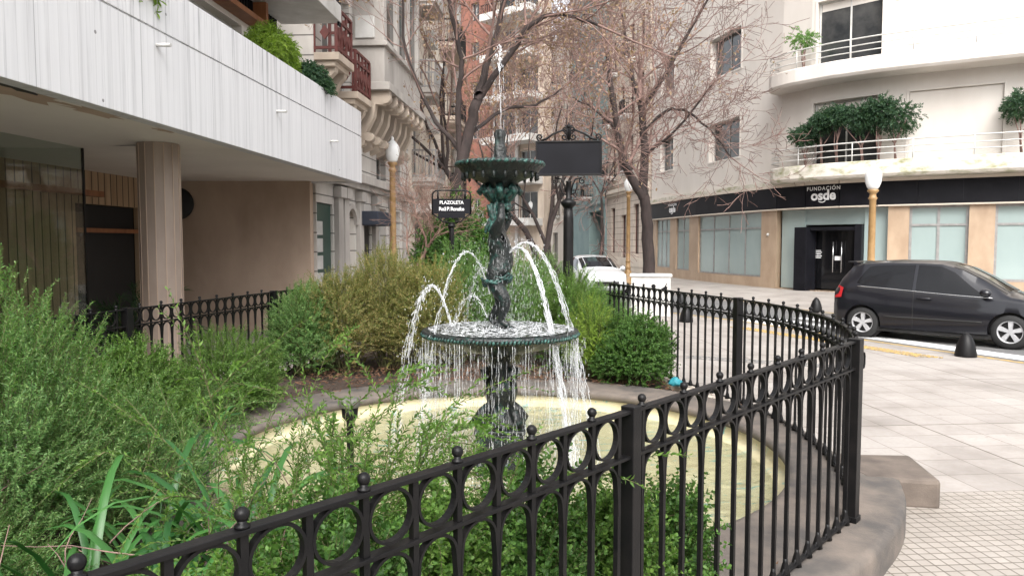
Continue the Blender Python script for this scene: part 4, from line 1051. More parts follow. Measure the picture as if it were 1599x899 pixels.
# column
q = MB(); cx, cy = -4.73+.02, 9.9
q.lathe([(.262, -.02), (.262, 3.2)], (cx, cy, 0), 14, smooth=False)
col_mat = mk('column_stone', (.36, .285, .235), .75, 0, (.23, .17, .135), 1.6, (1, 1, .4), bs=.2)
cl = q.build('column', col_mat, nb_)
q = MB()
for k in range(14):
    a = 2*PI*k/14; q.box(-.006, .006, -.006, .006, 0, 3.18, Matrix.Translation((cx+.2605*math.cos(a), cy+.2605*math.sin(a), 0)) @ Matrix.Rotation(a, 4, 'Z'))
q.build('joint', m_brownwall, cl)
q = MB(); q.wb((-7.9, 15.75), (-4.30, 15.75), 0, 3.2, -.3, 0); q.build('side_wall', m_brownwall, nb_)
q = MB(); q.lathe([(.30, 0), (.34, .05), (.30, .10), (.001, .12)], (0, 0, 0), 24, M=Matrix.Translation((-7.08, 15.74, 2.72)) @ Matrix.Rotation(R(90), 4, 'X')); q.build('round_vent', m_dark, nb_)
q = MB(); q.lathe([(.05, 0), (.05, .01)], (-6.35, 13.2, 3.188), 12); q.build('ceiling_spot', m_grey, nb_)
# lobby wall (local x = -4.28 from the overhang edge line)
LW = Path([Mx @ Vector((-4.28, -4, 0)), Mx @ Vector((-4.28, 15.4, 0))]); LW = Path([(v.x, v.y) for v in LW.p])
def uL(Y): return (Y/math.cos(HEAD))+4+.02
do = (uL(12.78), uL(14.75), 0, 2.6, .12)
lw = facade('lobby_wall', LW, 0, 3.2, [do], m_slat, nb_, depth=3)
q = MB(); q.wb(LW.P(do[0]+.03), LW.P(do[1]-.03), 0, 2.59, -.2, -.12); dr = q.build('door', m_dark, nb_)
q = MB(); q.wb(LW.P(do[0]+.01), LW.P(do[1]-.01), 2.08, 2.16, -.1, .02); q.build('door_head', m_wood, dr)
q = MB(); q.wb(LW.P(uL(8)), LW.P(uL(12.9)), 2.70, 2.80, .35, .47); q.build('timber_beam', m_wood, nb_)
# glass screen
q = MB(); g0 = Mx @ Vector((-2.27, -4, 0)); g1 = Mx @ Vector((-2.27, 10.1/math.cos(HEAD), 0)); q.wb(g0, g1, .02, 3.19, -.012, 0); q.wb((g1.x-2.0, g1.y-.14), (g1.x-.015, g1.y), .02, 3.19, -.006, .006)
gs_ = q.build('glass_screen', m_lobby, nb_)
q = MB(); q.wb(Vector(g1[:2])-Vector((.001, .02)), Vector(g1[:2])+Vector((.002, .01)), .02, 3.19, -.018, .006); q.build('edge_strip', m_iron, gs_)
# upper storey
UW = Path([(v.x, v.y) for v in (Mx @ Vector((-1.25, 3, 0)), Mx @ Vector((-1.25, 14.55, 0)))])
uo = [(2.0, 4.6, 4.3, 5.7), (5.4, 7.4, 4.3, 5.7), (7.7, 10.0, 4.3, 5.65)]
facade('upper_wall', UW, 3.5, 12, uo, m_soffit, nb_, depth=6)
for o in uo: window(UW, o, nb_, m_glass, m_whitep, 1)
q = MB(); q.wb(UW.P(4.5), UW.P(10.45), 5.74, 5.83, .0, .28); q.build('timber_eave', m_wood, nb_)
q = MB()
for k in range(60):
    u = 5+k*.11
    if u > 11.4: break
    q.wb(UW.P(u), UW.P(u+.05), 5.86 if u < 10.3 else 4.7, 7.0, .02, .07)
q.build('louvre', m_blackp, nb_)
q = MB(); q.wb(UW.P(10.35), UW.P(10.45), 5.83, 6.16, .0, .3); q.build('timber_post', m_wood, nb_)
q = MB(); q.box(-1.2, .0, 3, 14.72, 6.17, 6.50, Mx); q.build('balcony_slab', m_whitep, nb_, bevel=.01)
q = MB()
q.box(-.05, -.01, 3, 14.72, 7.35, 7.40, Mx); q.box(-1.2, -.01, 14.66, 14.70, 7.35, 7.40, Mx); q.box(-.05, -.01, 14.60, 14.72, 6.1, 7.35, Mx)
for k in range(96): q.box(-.045, -.02, 3.1+k*.12, 3.125+k*.12, 6.5, 7.35, Mx)
for k in range(9): q.box(-1.1+k*.12, -1.075+k*.12, 14.67, 14.695, 6.5, 7.35, Mx)
q.build('balcony_railing', m_blackp, nb_)
for (yy, zz, d_) in ((9.4+3-.06, 6.05, .32), (8.9+3, 6.14, .2)):
    p = Mx @ Vector((-1.25+d_, yy, zz)); q = MB(); q.ball(p, .035, 10)
    m_, nt_, p_ = newmat('warm_spot'); setp(p_, **{'Base Color': (1, .8, .5, 1)}); p_.inputs['Emission Color'].default_value = (1, .75, .45, 1); p_.inputs['Emission Strength'].default_value = 6
    q.build('spot_lamp', m_, nb_)

# ------------------------------------------------------------------ left row of old buildings
def Lpath(Y0, Y1, off=0): return Path([(Lx(Y0, off), Y0), (Lx(Y1, off), Y1)])
def cornice(name, path, z, h, out, mat, root, u0=0, u1=None):
    q = MB(); u1 = path.L if u1 is None else u1
    q.wb(path.P(u0), path.P(u1), z, z+h*.4, .002, out*.6); q.wb(path.P(u0), path.P(u1), z+h*.4, z+h, .001, out); return q.build(name, mat, root, bevel=.01)
def balcony(path, u0, u1, z, out, slabmat, root, railmat, kind='bars', h=.95, consoles=True):
    q = MB(); q.wb(path.P(u0), path.P(u1), z-.16, z, .0, out); q.wb(path.P(u0+.06), path.P(u1-.06), z-.28, z-.16, .0, out-.1)
    b = q.build('balcony', slabmat, root, bevel=.01)
    if consoles:
        for uu in (u0+.15, u1-.15-.2):
            c = MB(); n = path.N(uu)
            prof_ = [(0, -.28), (out-.12, -.28), (out-.14, -.38), (out*.55, -.48), (out*.4, -.68), (.12, -.80), (0, -.84)]
            vs = []
            for w_ in (0, .2):
                base_ = path.P(uu+w_)
                vs += [(base_.x+n.x*t, base_.y+n.y*t, z+zz) for t, zz in prof_]
            k_ = len(prof_); c.add(vs, [tuple(range(k_)), tuple(range(k_, 2*k_))[::-1]]+[(i, (i+1) % k_, k_+(i+1) % k_, k_+i) for i in range(k_)])
            c.build('console', slabmat, b, fixn=True)
    r = MB(); a, e = path.P(u0+.03), path.P(u1-.03); d = (e-a).normalized(); n = path.N(u0); o1 = out-.06
    def bar(p0, p1, z0_, z1_, w_=.05): r.wb(p0, p1, z0_, z1_, -w_/2, w_/2)
    A1, E1 = a+n*o1, e+n*o1
    for zz in ((.06, h) if kind == 'bars' else (.10, .75*h, h)):
        bar(A1, E1, z+zz-.03, z+zz+.03); bar(a, A1, z+zz-.03, z+zz+.03); bar(E1, e, z+zz-.03, z+zz+.03)
    runs = [(A1, E1), (a, A1), (e, E1)]
    for p0, p1 in runs:
        L = (p1-p0).length; dd = (p1-p0).normalized(); step = .12 if kind == 'bars' else .30; m = max(1, int(L/step))
        for k in range(m+1):
            p = p0+dd*(L*k/m); ww = .02 if kind == 'bars' else .07; r.wb(p-dd*ww/2, p+dd*ww/2, z, z+h, -.02, .02)
        if kind != 'bars' and L > .4:
            for k in range(m):
                c_ = p0+dd*(L*(k+.5)/m); s_ = .11
                nn = Vector((dd.y, -dd.x))
                r.add([(*(c_-dd*s_+nn*.02), z+.42), (*(c_+nn*.02), z+.42-s_*1.4), (*(c_+dd*s_+nn*.02), z+.42), (*(c_+nn*.02), z+.42+s_*1.4),
                       (*(c_-dd*s_-nn*.02), z+.42), (*(c_-nn*.02), z+.42-s_*1.4), (*(c_+dd*s_-nn*.02), z+.42), (*(c_-nn*.02), z+.42+s_*1.4)], [(0, 1, 2, 3), (7, 6, 5, 4), (0, 4, 5, 1), (1, 5, 6, 2), (2, 6, 7, 3), (3, 7, 4, 0)])
    r.build('railing', railmat, b)
    return b
# (1) classical house with red railings, bay and scroll consoles
hz = thing('classical_house', (Lx(16), 16, 0), 0, 'ornate cream town house with red balcony railings just past the white overhang', 'building', )
LP1 = Lpath(16, 25.5)
ops1 = [(.05, 1.15, 0, 2.78, .07), (2.15, 2.95, 1.0, 2.75, .3), (3.3, 4.5, 0, 2.75, .08), (5.3, 6.3, .2, 2.9, .25), (7.2, 8.2, .2, 2.9, .25), (.5, 1.6, 5.9, 8.4), (2.0, 2.7, 5.5, 7.8)]
for fl in range(3):
    for k in range(4): ops1.append((.6+k*2.3, 1.7+k*2.3, 9.3+fl*3.4, 11.6+fl*3.4))
ops1 += [(5.2, 6.3, 3.6, 5.0), (7.2, 8.2, 3.6, 5.0)]
facade('wall', LP1, 0, 20, ops1, m_rustw, hz)
q = MB(); q.wb(LP1.P(.07), LP1.P(1.13), 0, 2.76, -.10, -.05); d1 = q.build('door', m_greendoor, hz)
for k in range(5):
    q = MB(); q.wb(LP1.P(.15), LP1.P(.55), .55+k*.38, .85+k*.38, -.047, -.042); q.build('notice', m_whitep, d1)
q = MB(); q.wb(LP1.P(3.32), LP1.P(4.48), 0, 2.73, -.10, -.05); q.build('door', m_dark, hz)
q = MB(); q.wb(LP1.P(3.2), LP1.P(4.6), 2.35, 2.72, .02, .55); q.build('awning', m_awn, hz, bevel=.03)
q = MB(); q.wb(LP1.P(2.17), LP1.P(2.93), 1.0, 2.73, -.34, -.28); q.build('niche', m_beige, hz)
q = MB()   # arch ring round the niche
for k in range(12):
    a0, a1 = PI*k/12, PI*(k+1)/12
    for (rr0, rr1) in ((.40, .52),):
        pts = []
        for t in (-.02, .07):
            for rr_, aa in ((rr0, a0), (rr1, a0), (rr1, a1), (rr0, a1)):
                p = LP1.O(2.55+rr_*math.cos(aa), t); pts.append((p.x, p.y, 2.35+rr_*math.sin(aa)))
        q.add(pts, [(0, 1, 2, 3), (7, 6, 5, 4), (0, 4, 5, 1), (1, 5, 6, 2), (2, 6, 7, 3), (3, 7, 4, 0)])
q.build('arch_moulding', m_grey, hz, fixn=True)
for uu in (1.25, 1.75, 3.05, 4.6, 6.6, 8.5):
    q = MB(); q.wb(LP1.P(uu), LP1.P(uu+.35), 0, 3.2, .003, .12); q.wb(LP1.P(uu-.05), LP1.P(uu+.40), 2.95, 3.2, .004, .2); q.wb(LP1.P(uu-.04), LP1.P(uu+.39), 0, .5, .004, .16); q.build('pilaster', m_grey, hz, bevel=.008)
cornice('cornice', LP1, 3.25, .35, .35, m_grey, hz)
cornice('cornice', LP1, 8.7, .4, .4, m_cream, hz)
for o in ops1[3:]: window(LP1, o, hz, m_glass, m_whitep, 1, sill=m_cream)
balcony(LP1, -.0, 1.15, 5.95, .55, m_beige, hz, m_redrail, 'frame')
balcony(LP1, 1.6, 2.9, 5.45, .50, m_beige, hz, m_redrail, 'frame')
balcony(LP1, .2, 2.9, 9.0, .8, m_beige, hz, m_iron)
# bay window with scroll brackets
q = MB(); q.wb(LP1.P(3.0), LP1.P(7.6), 5.95, 6.85, .002, .80); q.wb(LP1.P(2.9), LP1.P(7.7), 5.75, 5.95, .002, .95); q.wb(LP1.P(2.9), LP1.P(7.7), 6.85, 6.97, .002, .9)
for uu in (3.0, 4.45, 5.9, 7.3): q.wb(LP1.P(uu), LP1.P(uu+.3), 6.97, 9.6, .002, .80)
q.wb(LP1.P(2.9), LP1.P(7.7), 9.6, 9.95, .002, .95)
bay = q.build('bay', m_grey, hz, bevel=.012)
q = MB(); q.wb(LP1.P(3.05), LP1.P(7.55), 6.97, 9.6, .02, .70); q.build('pane', m_glass, bay)
for k in range(7):
    uu = 3.05+k*.72; c = MB(); n = LP1.N(uu); vs = []
    prof_ = [(0, 5.75), (.9, 5.75), (.92, 5.55), (.75, 5.40), (.55, 5.42), (.50, 5.1), (.30, 4.72), (.25, 4.4), (0, 4.3)]
    for w_ in (0, .24):
        b_ = LP1.P(uu+w_); vs += [(b_.x+n.x*t, b_.y+n.y*t, z) for t, z in prof_]
    k_ = len(prof_); c.add(vs, [tuple(range(k_)), tuple(range(k_, 2*k_))[::-1]]+[(i, (i+1) % k_, k_+(i+1) % k_, k_+i) for i in range(k_)])
    for (t, z, r_) in ((.80, 5.56, .13), (.36, 4.60, .12)):
        b_ = LP1.P(uu-.02); c.tube([(b_.x+n.x*t, b_.y+n.y*t, z), (*(LP1.P(uu+.26)+n*t), z)], r_, 12)
    c.build('console', m_beige, bay, fixn=True)
balcony(LP1, 3.1, 7.5, 9.98, .8, m_grey, hz, m_iron)
def ac(path, u, z, root, out=.35):
    q = MB(); q.wb(path.P(u), path.P(u+.8), z, z+.55, .06, .06+out); a = q.build('air_conditioner', m_whitep, root, bevel=.015)
    q = MB(); n = path.N(u); c_ = path.O(u+.32, .06+out+.001); th_ = math.atan2(n.y, n.x)
    for k in range(7): q.wb(path.P(u+.08), path.P(u+.56), z+.08+k*.06, z+.10+k*.06, .06+out, .065+out)
    for k in range(7): q.wb(path.O(u, .06+.05), path.O(u, .06+out-.05), z+.08+k*.06, z+.10+k*.06, -.008, .0) if False else None
    q.build('grille', m_alu, a); return a
ac(LP1, 2.95, 7.05, hz, .5)
# (2) plain tall block
hp = thing('apartment_block', (Lx(25.5), 25.5, 0), 0, 'tall pale apartment block with small balconies and air conditioners behind the thin bare tree', 'building')
LP2 = Lpath(25.5, 35.5)
ops2 = []
for fl in range(6):
    z = 4.3+fl*3.1
    for k in range(3): ops2.append((.9+k*3.0, 2.1+k*3.0, z, z+2.1))
ops2 += [(1.0, 3.2, 0, 2.6), (5, 7.4, 0, 2.6)]
facade('wall', LP2, 0, 24, ops2, m_cream, hp)
for o in ops2: window(LP2, o, hp, m_glass, m_alu, 1)
for fl in range(6):
    z = 4.2+fl*3.1
    balcony(LP2, .6, 2.5, z, .9, m_grey, hp, m_alu, consoles=False); balcony(LP2, 6.3, 9.4, z, .8, m_beige, hp, m_iron, consoles=False)
for (u, z) in ((3.2, 6.2), (3.0, 9.4), (3.2, 12.3), (5.3, 8.7), (5.3, 14.9)): ac(LP2, u, z, hp)
q = MB(); q.wb(LP2.P(.2), LP2.P(6.4), 2.95, 3.25, .0, 1.9); q.build('entrance_canopy', m_whitep, hp, bevel=.02)
q = MB(); p = LP2.O(9.8, .25); q.tube([(p.x, p.y, 0), (p.x, p.y, 23)], .22, 12); q.build('downpipe', m_whitep, hp)
# (3)(4) further blocks on the left
def plain(name, path, H, wall, label, z0, fh, wn, gap, wh=1.6, bal=None, pane=None, frame=None, depth=8, ground=None, mull=1, railm=None, cat='building'):
    p0 = path.P(0); r = thing(name, (p0.x, p0.y, 0), 0, label, cat); ops = []; n = int((path.L-.6)/(wn+gap)); off = (path.L-n*(wn+gap)+gap)/2
    z = z0
    while z+wh < H-.4:
        for k in range(n): ops.append((off+k*(wn+gap), off+k*(wn+gap)+wn, z, z+wh))
        z += fh
    nz = len(ops)
    if ground:
        for g in ground: ops.append(g)
    facade('wall', path, 0, H, ops, wall, r, depth=depth)
    for o in ops: window(path, o, r, pane or m_glass, frame or m_alu, mull)
    if bal:
        z = z0
        while z+wh < H-.4:
            for k in range(n):
                if bal == 'all' or (k % 2 == 0): balcony(path, off+k*(wn+gap)-.25, off+k*(wn+gap)+wn+.25, z, .7, m_whitep, r, railm or m_iron, consoles=False)
            z += fh
    cornice('cornice', path, H-.45, .4, .3, wall, r); cornice('string_course', path, z0-.8, .22, .12, wall, r)
    return r
# end of the street: brick tower with white balconies
tp = Path([(-9.0, 60.5), (2.2, 50.9)])
tw = thing('brick_tower', (-9.0, 60.5, 0), 0, 'red brick tower with long white balcony slabs closing the left side of the street', 'building')
opst = []
for fl in range(11):
    z = 3.9+fl*2.85
    opst += [(7.9, 8.7, z, z+1.3), (10.7, 12.2, z-.6, z+1.6), (12.6, 14.2, z-.6, z+1.6)]
tpa = Path([tuple(tp.P(0)), tuple(tp.P(10.2))]); tpb = Path([tuple(tp.P(10.2)), tuple(tp.P(tp.L))])
facade('wall', tpa, 0, 36, opst[::3], m_brick, tw, depth=.8)
facade('wall', tpb, 0, 36, [(o[0]-10.2, o[1]-10.2, o[2], o[3]) for i, o in enumerate(opst) if i % 3], m_beige, tw, depth=.8)
for o in opst: window(tp, o, tw, m_glass, m_whitep, 1)
for fl in range(11):
    z = 3.2+fl*2.85; q = MB(); q.wb(tp.P(10.2), tp.P(tp.L-.1), z-.1, z+.4, .0, 1.6); b_ = q.build('balcony', m_whitep, tw, bevel=.02)
    q = MB(); q.wb(tp.P(10.3), tp.P(tp.L-.2), z+.95, z+1.0, 1.50, 1.55)
    for k in range(21): q.wb(tp.P(10.3+k*.2), tp.P(10.33+k*.2), z+.4, z+.95, 1.51, 1.54)
    q.build('railing', m_iron, b_)
for uu in (10.2, 12.3): q = MB(); q.wb(tp.P(uu), tp.P(uu+.25), 0, 36, .01, .2); q.build('pier', m_whitep, tw)
plain('cream_building', Path([(1.2, 96), (4.5, 90)]), 17, m_cream, 'pale cream building seen between branches at the end of the street', 4.2, 3.2, 1.2, 1.0, 1.8)
plain('tall_block', Path([(-14, 118), (12, 118)]), 24, m_beige, 'hazy beige block closing the view farthest away', 4.2, 3.2, 1.6, 1.6, 1.8)
# right row, going away: coursed corner house, teal block, cream block
plain('cream_building', Path([(3.2, 88), (5.2, 68)]), 22, m_cream, 'cream balconied building with a dark canopy left of the teal block', 4.6, 3.2, 1.3, 1.5, 2.0, 'some', ground=[(2, 4, 0, 3), (6, 8, 0, 3), (11, 14, 0, 3)])
q = MB(); cpth = Path([(3.2, 88), (5.2, 68)])
plain('teal_building', Path([(5.45, 67.8), (6.95, 55.0)]), 30, m_teal, 'tall teal rendered block with narrow windows beside the beige house', 5.6, 3.4, .95, 1.55, 2.1, 'some', ground=[(7.5, 12.0, 0, 4.4, 1.5)], frame=m_whitep)
rp3 = Path([(7.05, 54.8), (8.25, 44.6)])
r3 = plain('stone_house', rp3, 19, m_rust, 'beige coursed stone house behind the plane tree next to the white corner building', 6.6, 3.6, 1.05, 1.2, 2.3, 'some', ground=[(1.2, 2.3, 1.2, 4.4), (4.0, 5.2, 0, 3.8), (7.0, 8.2, 1.2, 4.4)], frame=m_redrail, mull=1)
cornice('cornice', rp3, 5.2, .4, .35, m_cream, r3); cornice('plinth', rp3, .02, .9, .08, m_cream, r3)

# ------------------------------------------------------------------ white corner building
wcp = [(8.34, 44.2), (8.85, 40.6), (9.4, 37.2), (10.02, 34.4), (10.6, 32.3), (11.1, 30.7), (11.75, 29.4), (12.6, 28.35), (13.6, 27.5), (14.7, 26.8), (15.9, 26.1), (17.3, 25.3), (19.0, 24.35), (22.5, 22.4), (26, 20.5)]
WP = Path(wcp)
def u_of_px(px, path=WP):
    best = None
    for k in range(4001):
        u = path.L*k/4000; p = path.P(u); e = abs(800+F*p.x/p.y-px)
        if best is None or e < best[0]: best = (e, u)
    return best[1]
wt = thing('corner_building', (8.34, 44.2, 0), 0, 'white rounded corner building with black shopfront fascia and curved balconies', 'building')
U = {p: u_of_px(p) for p in (1025, 1046, 1056, 1076, 1090, 1188, 1212, 1248, 1345, 1385, 1418, 1511, 1552, 1598, 1030, 1050, 1035, 1105, 1152, 1113, 1150, 1268, 1367, 1265, 1365, 1412, 1558)}
zf0, zf1, zs = 3.28, 4.22, .42
gops = [(U[1025], U[1046], zs+.1, zf0-.03, .12), (U[1056], U[1076], zs+.05, zf0-.03, .12), (U[1090], U[1188], zs, zf0-.03, .15), (U[1212], U[1385], .02, zf0-.03, .35), (U[1418], U[1511], .55, zf0-.03, .2), (U[1552], U[1598]+1.2, .55, zf0-.03, .2), (U[1598]+2.6, U[1598]+5.4, .55, zf0-.03, .2)]
facade('ground_floor_wall', WP, 0, zf0, gops, m_pink, wt, depth=6)
frmm = [2, 1, 3, 0, 1, 0, 1]
for o, mu in zip(gops[:3], frmm[:3]): window(WP, o, wt, m_glassb, m_alu, mu, trans=[2.55], reveal=.12, fw=.07, name='shop_window')
for o in gops[4:]: window(WP, o, wt, m_glassb, m_alu, 1, trans=[2.55], fw=.09, name='shop_window')
# entrance: frosted side glass and a dark portal with glass doors and long handles
e0, e1 = U[1212], U[1385]
q = MB(); q.wb(WP.P(e0+.01), WP.P(U[1248]-.01), .04, zf0-.04, -.36, -.30); q.wb(WP.P(U[1345]+.02), WP.P(e1-.01), .04, zf0-.04, -.36, -.30); q.wb(WP.P(U[1248]+.0), WP.P(U[1345]), 2.62, zf0-.04, -.42, -.36)
eg = q.build('entrance_glazing', m_glassb, wt)
q = MB(); q.wb(WP.P(U[1248]-.02), WP.P(U[1248]+.55), .01, 2.52, -.30, .30); q.wb(WP.P(U[1345]-.25), WP.P(U[1345]+.0), .01, 2.60, -.34, .05); q.wb(WP.P(U[1248]+.55), WP.P(U[1345]-.25), 2.38, 2.52, -.34, .10)
pt = q.build('portal', m_blackp, wt, bevel=.01)
q = MB(); q.wb(WP.P(U[1248]+.56), WP.P(U[1345]-.26), .08, 2.38, -.45, -.41); dg_ = q.build('glass_door', m_tint, wt)
mid = (U[1248]+.55+U[1345]-.25)/2+.05
for s_ in (-.17, .17):
    p = WP.O(mid+s_, -.34); q = MB(); q.tube([(p.x, p.y, .75), (p.x, p.y, 1.95)], .022, 8); q.build('door_handle', m_chrome, dg_)
q = MB(); q.wb(WP.P(mid-.13), WP.P(mid+.13), 1.22, 1.38, -.405, -.40); q.build('notice', m_signw, dg_)
q = MB()
for k in range(5): q.wb(WP.P(mid-.95), WP.P(mid-.7+.04*(k % 2)), 1.30+k*.07, 1.33+k*.07, -.405, -.402)
q.build('notice', m_signw, dg_)
# black fascia band with lettering
q = MB()
n_ = 60
for k in range(len(WP.p)-1):
    q.wb(WP.p[k], WP.p[k+1], zf0, zf1-.06, -.2, .16)
fa = q.build('fascia', m_blackp, wt, fixn=True)
q = MB()
for k in range(len(WP.p)-1): q.wb(WP.p[k], WP.p[k+1], zf0-.035, zf0+.02, -.1, .175); q.wb(WP.p[k], WP.p[k+1], zf1-.06, zf1+.05, -.2, .24)
q.build('trim', m_cream, fa)
def logo(uc, k, z, par):
    p = WP.O(uc, .185); n = WP.N(uc); rz = math.atan2(n.y, n.x)+R(90); d = Vector((math.cos(rz), math.sin(rz)))
    text_mesh('lettering', 'FUNDACIÓN', .20*k, (p.x, p.y, z+.32*k), rz, m_signw, par, bold=.003, spacing=1.22)
    text_mesh('lettering', 'osde', .52*k, (p.x, p.y, z-.05*k), rz, m_signw, par, bold=.018*k, spacing=1.0)
    q = MB(); q.tube([(p.x+d.x*k*x, p.y+d.y*k*x, z+k*zz) for x, zz in [(-.19, -.10), (-.12, -.14), (-.04, -.15), (.04, -.13), (.09, -.09)]], .02*k, 6); q.build('logo_stroke', m_signw, par)
logo(u_of_px(1287), 1.0, 3.62, fa); logo(u_of_px(1054), .9, 3.62, fa)
# upper walls with windows
uops = [(U[1030], U[1050], 5.95, 7.75, .3), (U[1105], U[1152], 5.80, 7.6, .35), (U[1105], U[1152], 9.75, 11.6, .35), (U[1030], U[1050], 10.3, 12.3, .3),
        (U[1265], U[1365], 4.45, 7.35, .25), (U[1268], U[1367], 8.45, 11.2, .25), (U[1412], U[1558], 4.75, 7.35, .09), (U[1598]+1.8, U[1598]+4.6, 4.6, 7.35, .25), (U[1105], U[1152], 13.7, 15.6, .3), (U[1268], U[1367], 12.4, 15.1, .25)]
facade('upper_wall', WP, zf1+.04, 21, uops, m_white, wt, depth=6)
for i, o in enumerate(uops):
    if i == 6:
        q = MB(); q.wb(WP.P(o[0]+.01), WP.P(o[1]-.01), o[2]+.01, o[3]-.01, -.16, -.08); q.build('roller_shutter', m_white, wt); continue
    wf = window(WP, o, wt, m_glass, m_whitep if i > 3 else m_alu, 1, fw=.06)
    if i > 3:
        q = MB(); q.wb(WP.P(o[0]+.08), WP.P(o[1]-.08), o[3]-.35, o[3]-.07, -o[4]+.02, -o[4]+.028); q.build('blind', m_white, wf)
for o in uops:   # raised surrounds
    q = MB(); w_ = .09
    q.wb(WP.P(o[0]-w_), WP.P(o[0]), o[2]-w_, o[3]+w_, .001, .028); q.wb(WP.P(o[1]), WP.P(o[1]+w_), o[2]-w_, o[3]+w_, .001, .028); q.wb(WP.P(o[0]), WP.P(o[1]), o[3], o[3]+w_, .002, .028); q.wb(WP.P(o[0]), WP.P(o[1]), o[2]-w_, o[2], .002, .035)
    q.build('window_surround', m_white, wt, bevel=.008)
# ledge above fascia and curved balconies
q = MB(); q.ribbon([(*WP.O(u, .10), zf1+.05) for u in [WP.L*.52*k/40 for k in range(41)]], .26, .16); m_moss = mk('mossy_render', (.58, .54, .48), .9, 0, (.20, .21, .09), 2.0, (1, 1, 2), lo=.45, hi=.72); q.build('ledge', m_moss, wt)
def deck(z0, z1, u0, u1, out, rz, label):
    pts = []
    m = 70
    for k in range(m+1):
        u = u0+(u1-u0)*k/m; s = (u-u0)
        t = out*math.sqrt(max(0, 1-max(0, 1-s/1.3)**2)) if s < 1.3 else out
        n = (WP.N(max(0, u-.7))+WP.N(u)+WP.N(u+.7)).normalized(); pts.append(WP.P(u)+n*max(.02, t))
    inner = [WP.P(u0+(u1-u0)*k/m)-WP.N(u0+(u1-u0)*k/m)*.02 for k in range(m+1)]
    q = MB(); vs = []
    for a, b in zip(pts, inner):
        c_ = (b-a).normalized(); vs += [(b.x, b.y, z0), (a.x+c_.x*.08, a.y+c_.y*.08, z0), (a.x+c_.x*.02, a.y+c_.y*.02, z0+.07), (a.x, a.y, z0+.10), (a.x, a.y, z1-.03), (a.x+c_.x*.02, a.y+c_.y*.02, z1), (a.x+c_.x*.14, a.y+c_.y*.14, z1), (a.x+c_.x*.15, a.y+c_.y*.15, z0+.25), (b.x, b.y, z0+.25)]
    k9 = 9
    q.add(vs, [(i*k9+j, i*k9+j+1, (i+1)*k9+j+1, (i+1)*k9+j) for i in range(m) for j in range(k9-1)], False)
    dk_ = q.build('balcony', m_moss if z0 < 5 else m_white, wt, fixn=True)
    q = MB(); rail = [(p+(i-p).normalized()*.07) for p, i in zip(pts, inner)]
    for h in (.22, .44, .68): q.tube([(p.x, p.y, z1+h) for p in rail], .026 if h > .6 else .02, 8)
    for k in range(0, m+1, 7): p = rail[k]; q.tube([(p.x, p.y, z1-.02), (p.x, p.y, z1+.68)], .022, 8)
    q.build('railing', m_whitep, dk_)
    return rail
ub0 = u_of_px(1222)-.35
railA = deck(zf1+.06, 4.86, ub0, WP.L-.5, 1.1, 0, '')
railB = deck(7.95, 8.55, ub0-.1, WP.L-.5, 1.2, 0, '')
p = WP.O(u_of_px(1391), .02); q = MB(); q.tube([(p.x, p.y, 10.7), (p.x, p.y, 10.95)], .05, 8); q.ball((p.x-.05, p.y-.12, 11.1), .17, 12); q.build('wall_lamp', m_grey, wt)
p = WP.O(u_of_px(1199), .01); q = MB(); q.ball((p.x, p.y, 2.25), .07, 10); q.build('wall_light', m_whitep, wt)

# ================================================================== foliage
def frames(d, rs):
    """orthonormal side vectors for directions d (n,3)"""
    a = rs.normal(size=d.shape); s = np.cross(d, a); s /= np.linalg.norm(s, axis=1)[:, None]+1e-9
    u = np.cross(s, d); return s, u
def unit(v): return v/(np.linalg.norm(v, axis=1)[:, None]+1e-9)
def np_mesh(name, V, Q, mat, parent, smooth=False, tris=None):
    """V (n,3) world coords, Q (m,4) quads"""
    if parent is not None:
        A = np.array(WM[parent.name].inverted()); V = V @ A[:3, :3].T + A[:3, 3]
    me = bpy.data.meshes.new(name); me.vertices.add(len(V)); me.vertices.foreach_set('co', V.astype(np.float32).ravel())
    me.loops.add(Q.size); me.loops.foreach_set('vertex_index', Q.astype(np.int32).ravel()); me.polygons.add(len(Q))
    k = Q.shape[1]; me.polygons.foreach_set('loop_start', np.arange(0, Q.size, k, dtype=np.int32))
    if smooth: me.polygons.foreach_set('use_smooth', np.ones(len(Q), dtype=bool))
    me.update(calc_edges=True); me.validate(); me.materials.append(mat)
    o = bpy.data.objects.new(name, me); C.objects.link(o)
    if parent is not None: o.parent = parent; WM[o.name] = WM[parent.name]
    else: WM[o.name] = Matrix.Identity(4)
    return o
def leaf_quads(P, D, Nn, L, W, broad=False, fold=.25):
    """leaves at P pointing D with surface normal Nn. narrow: kite quad; broad: two quads (6 verts)"""
    n = len(P); Sd = np.cross(D, Nn); Sd = unit(Sd); L = L[:, None]; W = W[:, None]
    if not broad:
        V = np.stack([P, P+D*L*.45+Sd*W*.5+Nn*W*fold, P+D*L-Nn*L*.06, P+D*L*.45-Sd*W*.5+Nn*W*fold], 1).reshape(-1, 3)
        return V, np.arange(4*n).reshape(n, 4)
    V = np.stack([P, P+D*L*.30+Sd*W*.46+Nn*W*fold*.7, P+D*L*.68+Sd*W*.42+Nn*W*fold*.6, P+D*L-Nn*L*.10, P+D*L*.68-Sd*W*.42+Nn*W*fold*.6, P+D*L*.30-Sd*W*.46+Nn*W*fold*.7], 1).reshape(-1, 3)
    b = np.arange(n)[:, None]*6
    Q = np.concatenate([b+np.array([[0, 1, 2, 3]]), b+np.array([[0, 3, 4, 5]])], 1).reshape(-1, 4)
    return V, Q
